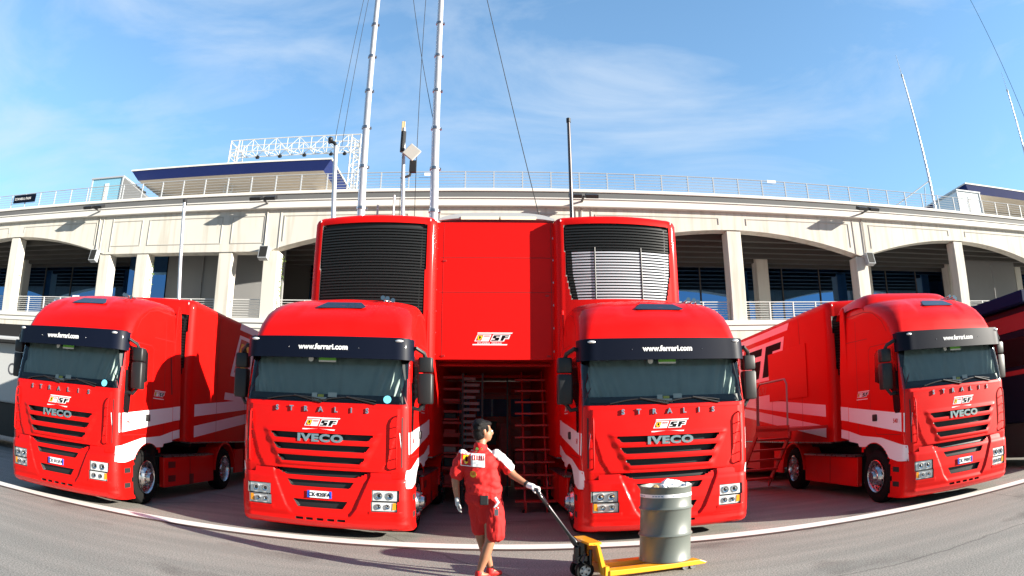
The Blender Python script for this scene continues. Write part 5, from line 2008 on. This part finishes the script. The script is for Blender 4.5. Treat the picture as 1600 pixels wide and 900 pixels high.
# gloves: palm and five fingers, right one closed on the grip
gl = MB()
gp = HT - mo_
def fing(m_, pts, r):
    limb(m_, pts, [r, r * 0.95, r * 0.85, r * 0.75][:len(pts)], 8)
pc = gp + Vector((-0.035, 0.0, 0.030))
limb(gl, [WR, WR.lerp(pc, 0.5), pc], [(0.032, 0.030), (0.035, 0.030), (0.036, 0.030)], 10)
gl.ball(pc, 0.038, 12, 0, (0.9, 1.1, 0.65))
ax = side
for k in range(4):
    o_ = ax * (-0.033 + 0.022 * k)
    ln = [0.9, 1.0, 0.97, 0.8][k]
    fing(gl, [pc + o_ + Vector((0.01, 0, 0.004)), gp + o_ + Vector((0.032, 0, 0.020)) * ln, gp + o_ + Vector((0.034, 0, -0.016)) * ln, gp + o_ + Vector((0.006, 0, -0.030))], 0.0105)
fing(gl, [pc - ax * 0.030 + Vector((-0.01, 0, -0.005)), gp - ax * 0.045 + Vector((-0.022, 0, -0.012)), gp - ax * 0.030 + Vector((-0.008, 0, -0.032))], 0.0115)
baked(gl, 'glove', CLOTHW, 0.005, 2, man)
gl = MB()
h0 = WL
pl_ = L(-0.41, -0.03, 0.815)
limb(gl, [WL, WL.lerp(pl_, 0.5), pl_], [(0.026, 0.032), (0.026, 0.038), (0.024, 0.040)], 10)
for k in range(4):
    yy = 0.030 - 0.020 * k
    ln = [0.80, 0.95, 1.0, 0.88][k]
    fing(gl, [pl_ + Vector((0, yy, 0)), pl_ + Vector((0.004, yy * 1.05, -0.038 * ln)), pl_ + Vector((0.020, yy * 1.0, -0.066 * ln)), pl_ + Vector((0.038, yy * 0.95, -0.076 * ln))], 0.0108)
fing(gl, [WL.lerp(pl_, 0.5) + Vector((0.008, -0.028, 0)), pl_ + Vector((0.026, -0.050, -0.005)), pl_ + Vector((0.036, -0.050, -0.034))], 0.0118)
baked(gl, 'glove', GLOVE, 0.005, 2, man)
# watch
m = MB()
dirw = (WR - L(0.155, -0.03, 1.15)).normalized()
m.cyl(WR - dirw * 0.035, WR - dirw * 0.012, 0.034, n=16)
m.build('watch', BLACK, man)
# hair
hr_ = MB()
def hb(x, y, z, r, sc):
    hr_.ball((0, 0, 0), r, 16, 0, sc)
    for i in range(len(hr_.v) - 16 * 9, len(hr_.v)):
        hr_.v[i] = tuple(hl(x, y, z) + HR @ Vector(hr_.v[i]))
hb(0, -0.035, 0.040, 0.094, (0.90, 0.98, 1.0))
hb(0, -0.050, -0.020, 0.078, (0.95, 0.90, 1.15))
hb(0, 0.025, 0.078, 0.060, (1.05, 1.1, 0.62))
for s in (-1, 1):
    hb(s * 0.070, 0.018, 0.022, 0.026, (0.45, 0.8, 1.5))
random.seed(3)
for i in range(26):
    a, b = random.uniform(-1.3, 1.3), random.uniform(-0.2, 1.3)
    hb(0.085 * sin(a) * cos(b), -0.05 - 0.06 * cos(a) * cos(b), 0.03 + 0.085 * sin(b), 0.024, (1, 1, 0.9))
baked(hr_, 'hair', HAIR, 0.008, 2, man)
for s in (-1, 1):
    m = MB()
    m.ball(hl(s * 0.032, 0.082, 0.000), 0.011, 10)
    m.ball(hl(s * 0.032, 0.091, 0.000), 0.005, 8, 1)
    m.build('eye', [CLOTHW, INK], man)
# shirt
sh = MB()
limb(sh, [L(-0.140, 0.0, 0.955), L(-0.145, 0.0, 1.08), L(-0.165, 0.0, 1.22), L(-0.180, 0.0, 1.33), L(-0.185, 0.0, 1.385)],
     [(0.192, 0.136), (0.190, 0.130), (0.195, 0.128), (0.190, 0.112), (0.11, 0.075)], 24)
limb(sh, [L(-0.02, 0.0, 1.352), L(0.07, -0.01, 1.27), L(0.13, -0.025, 1.185)], [0.069, 0.066, 0.064], 16)
limb(sh, [L(-0.345, 0.0, 1.352), L(-0.395, 0.005, 1.24), L(-0.425, 0.008, 1.115)], [0.076, 0.072, 0.068], 16)
limb(sh, [L(-0.18, 0.005, 1.39), L(-0.172, 0.012, 1.445)], [0.074, 0.066], 14)
so_ = baked(sh, 'shirt', [SHIRT, CLOTHW, GREEN], 0.011, 5, man)
for v in so_.data.vertices:
    c = v.co + mo_
    f = 0.020 * noise.noise(Vector((c.x * 8 + c.z * 8, c.y * 8, c.z * 12 - c.x * 8))) + 0.008 * noise.noise(Vector((c.x * 24 - c.z * 18, c.y * 20, c.z * 26))) + 0.006 * sin(c.z * 75 + c.x * 26) * max(0, 1 - abs(c.z - 1.01) / 0.09)
    v.co += v.normal * f
for p in so_.data.polygons:
    c = p.center + mo_
    if c.x > -0.10 and c.z > 1.16:
        # shoulder yoke running down the outside of the right sleeve
        t = 1.445 - 0.95 * (c.x + 0.10)
        if c.z > t - 0.03 and c.z < 1.43: p.material_index = 1
    if c.x < -0.26 and c.z > 1.398 + (c.x + 0.26) * 0.35 and c.z < 1.42 and p.normal.z > 0.5: p.material_index = 1
# patches on the back of the shirt, sitting on the cloth
bpy.context.view_layer.update()
def snap(x, z, off):
    """point just off the back of the shirt at picture-side x, z"""
    o0 = Vector((x, MY - 1.0, z)) - mo_
    hit, loc, nrm, idx = so_.ray_cast(o0, Vector((0, 1, 0)))
    if hit: return loc + Vector((0, -off, 0))
    return Vector((x, MY - 0.128, z)) - mo_
def decal(m, x0, x1, z0, z1, off, mi, n=8, tilt=-0.05):
    vs = []
    for j in range(n + 1):
        for i in range(n + 1):
            x = x0 + (x1 - x0) * i / n
            z = z0 + (z1 - z0) * j / n + tilt * (x - x0)
            vs.append(snap(x, z, off))
    m.add(vs, [(j * (n + 1) + i, j * (n + 1) + i + 1, (j + 1) * (n + 1) + i + 1, (j + 1) * (n + 1) + i) for j in range(n) for i in range(n)], mi)
m = MB()
decal(m, -0.375, -0.125, 1.235, 1.375, 0.006, 0)
decal(m, -0.368, -0.270, 1.243, 1.367, 0.009, 3)
decal(m, -0.255, -0.135, 1.300, 1.350, 0.009, 3)
for i in range(5):
    decal(m, -0.245 + i * 0.023, -0.238 + i * 0.023, 1.303, 1.347, 0.011, 0, 3)
def disc(m, cx, cz, pts, off, mi):
    m.add([snap(cx + a, cz + b, off) for a, b in pts], [tuple(range(len(pts)))], mi)
disc(m, -0.318, 1.303, [(-0.03, 0.045), (0.03, 0.045), (0.032, 0.0), (0.018, -0.032), (0, -0.05), (-0.018, -0.032), (-0.032, 0.0)], 0.012, 2)
disc(m, -0.318, 1.303, [(-0.012, 0.036), (0.004, 0.038), (0.010, 0.022), (0.020, 0.02), (0.010, 0.006), (0.012, -0.01), (0, -0.03), (-0.002, -0.012), (-0.016, -0.012), (-0.008, 0.006), (-0.014, 0.016)], 0.014, 1)
disc(m, -0.245, 1.150, [(0.034 * cos(2 * pi * i / 14), 0.034 * sin(2 * pi * i / 14)) for i in range(14)], 0.007, 4)
for i in range(5):
    a = pi * (0.15 + 0.7 * i / 4)
    disc(m, -0.245, 1.138, [(0, 0), (0.040 * cos(a - 0.08), 0.040 * sin(a - 0.08)), (0.040 * cos(a + 0.08), 0.040 * sin(a + 0.08))], 0.0095, 3)
m.build('shirt_patch', [WHITE, INK, YEL, REDM, mat('gold_patch', (0.70, 0.42, 0.03), 0.7)], so_, smooth=0, recalc=False)
m = MB()
m.add([snap(-0.225, 1.405, 0.006), snap(-0.15, 1.40, 0.006), snap(-0.155, 1.425, 0.006), snap(-0.215, 1.43, 0.006)], [(0, 1, 2, 3)])
m.build('collar_tag', mat('green_collar_tag', (0.10, 0.30, 0.06), 0.7), so_, smooth=0)
# shorts
st_ = MB()
limb(st_, [L(-0.14, 0.0, 0.955), L(-0.14, 0.0, 0.86)], [(0.180, 0.122), (0.196, 0.138)], 24)
limb(st_, [L(-0.050, -0.02, 0.84), L(-0.022, -0.055, 0.66), L(-0.022, -0.065, 0.485)], [(0.108, 0.115), (0.100, 0.110), (0.102, 0.108)], 20)
limb(st_, [L(-0.200, 0.03, 0.84), L(-0.180, 0.06, 0.66), L(-0.172, 0.08, 0.515)], [(0.112, 0.115), (0.100, 0.105), (0.092, 0.100)], 20)
limb(st_, [L(-0.13, 0.0, 0.86), L(-0.12, 0.01, 0.66)], [(0.13, 0.115), (0.10, 0.09)], 20)
sho = baked(st_, 'shorts', [SHORT, CLOTHW], 0.011, 4, man)
for v in sho.data.vertices:
    c = v.co + mo_
    v.co += v.normal * (0.020 * noise.noise(Vector((c.x * 14, c.y * 14, c.z * 4.5))) + 0.008 * noise.noise(Vector((c.x * 30, c.y * 30, c.z * 14))))
m = MB()
m.box(-0.055, 0.030, -0.160, -0.125, 0.83, 0.93)
m.build('belt_pouch', BLACK, man, smooth=0, bevel=0.008)
m = MB()
c = L(0.0, -0.15, 0.86)
m.tube([c + Vector((-0.02, 0, 0.05)), c + Vector((0.01, -0.012, 0.0)), c + Vector((-0.03, -0.008, -0.055))], [0.014, 0.016, 0.010], 8)
m.build('cleaning_rag', CLOTHW, man)
m = MB()
c = L(-0.005, -0.155, 0.77)
for i in range(4):
    a = -0.5 + i * 0.33
    m.box(c.x - 0.008 + 0.03 * sin(a), c.x + 0.006 + 0.03 * sin(a), c.y - 0.01 - 0.003 * i, c.y - 0.008 - 0.003 * i, c.z - 0.05, c.z + 0.02)
m.lathe([(0.016, 0), (0.019, 0.002), (0.016, 0.004)], Matrix.Translation(c + Vector((0, -0.012, 0.03))) @ Matrix.Rotation(pi / 2, 4, 'X'), 14)
m.build('key_bunch', STEEL, man)
# shoes
for a, b in ((L(-0.21, -0.055, 0.035), L(-0.085, -0.025, 0.03)), (L(-0.095, 0.115, 0.035), L(0.035, 0.155, 0.03))):
    m = MB()
    limb(m, [a, a.lerp(b, 0.5), b], [(0.040, 0.038), (0.042, 0.036), (0.036, 0.028)], 14)
    limb(m, [a + Vector((0.02, 0, 0.05)), a + Vector((0.015, 0, 0.0))], [0.042, 0.042], 12)
    o = baked(m, 'shoe', [mat('red_shoe', (0.55, 0.012, 0.01), 0.6) if 'red_shoe' not in bpy.data.materials else bpy.data.materials['red_shoe']], 0.008, 3, man)
    for v in o.data.vertices:
        v.co.z = max(v.co.z, 0.004)
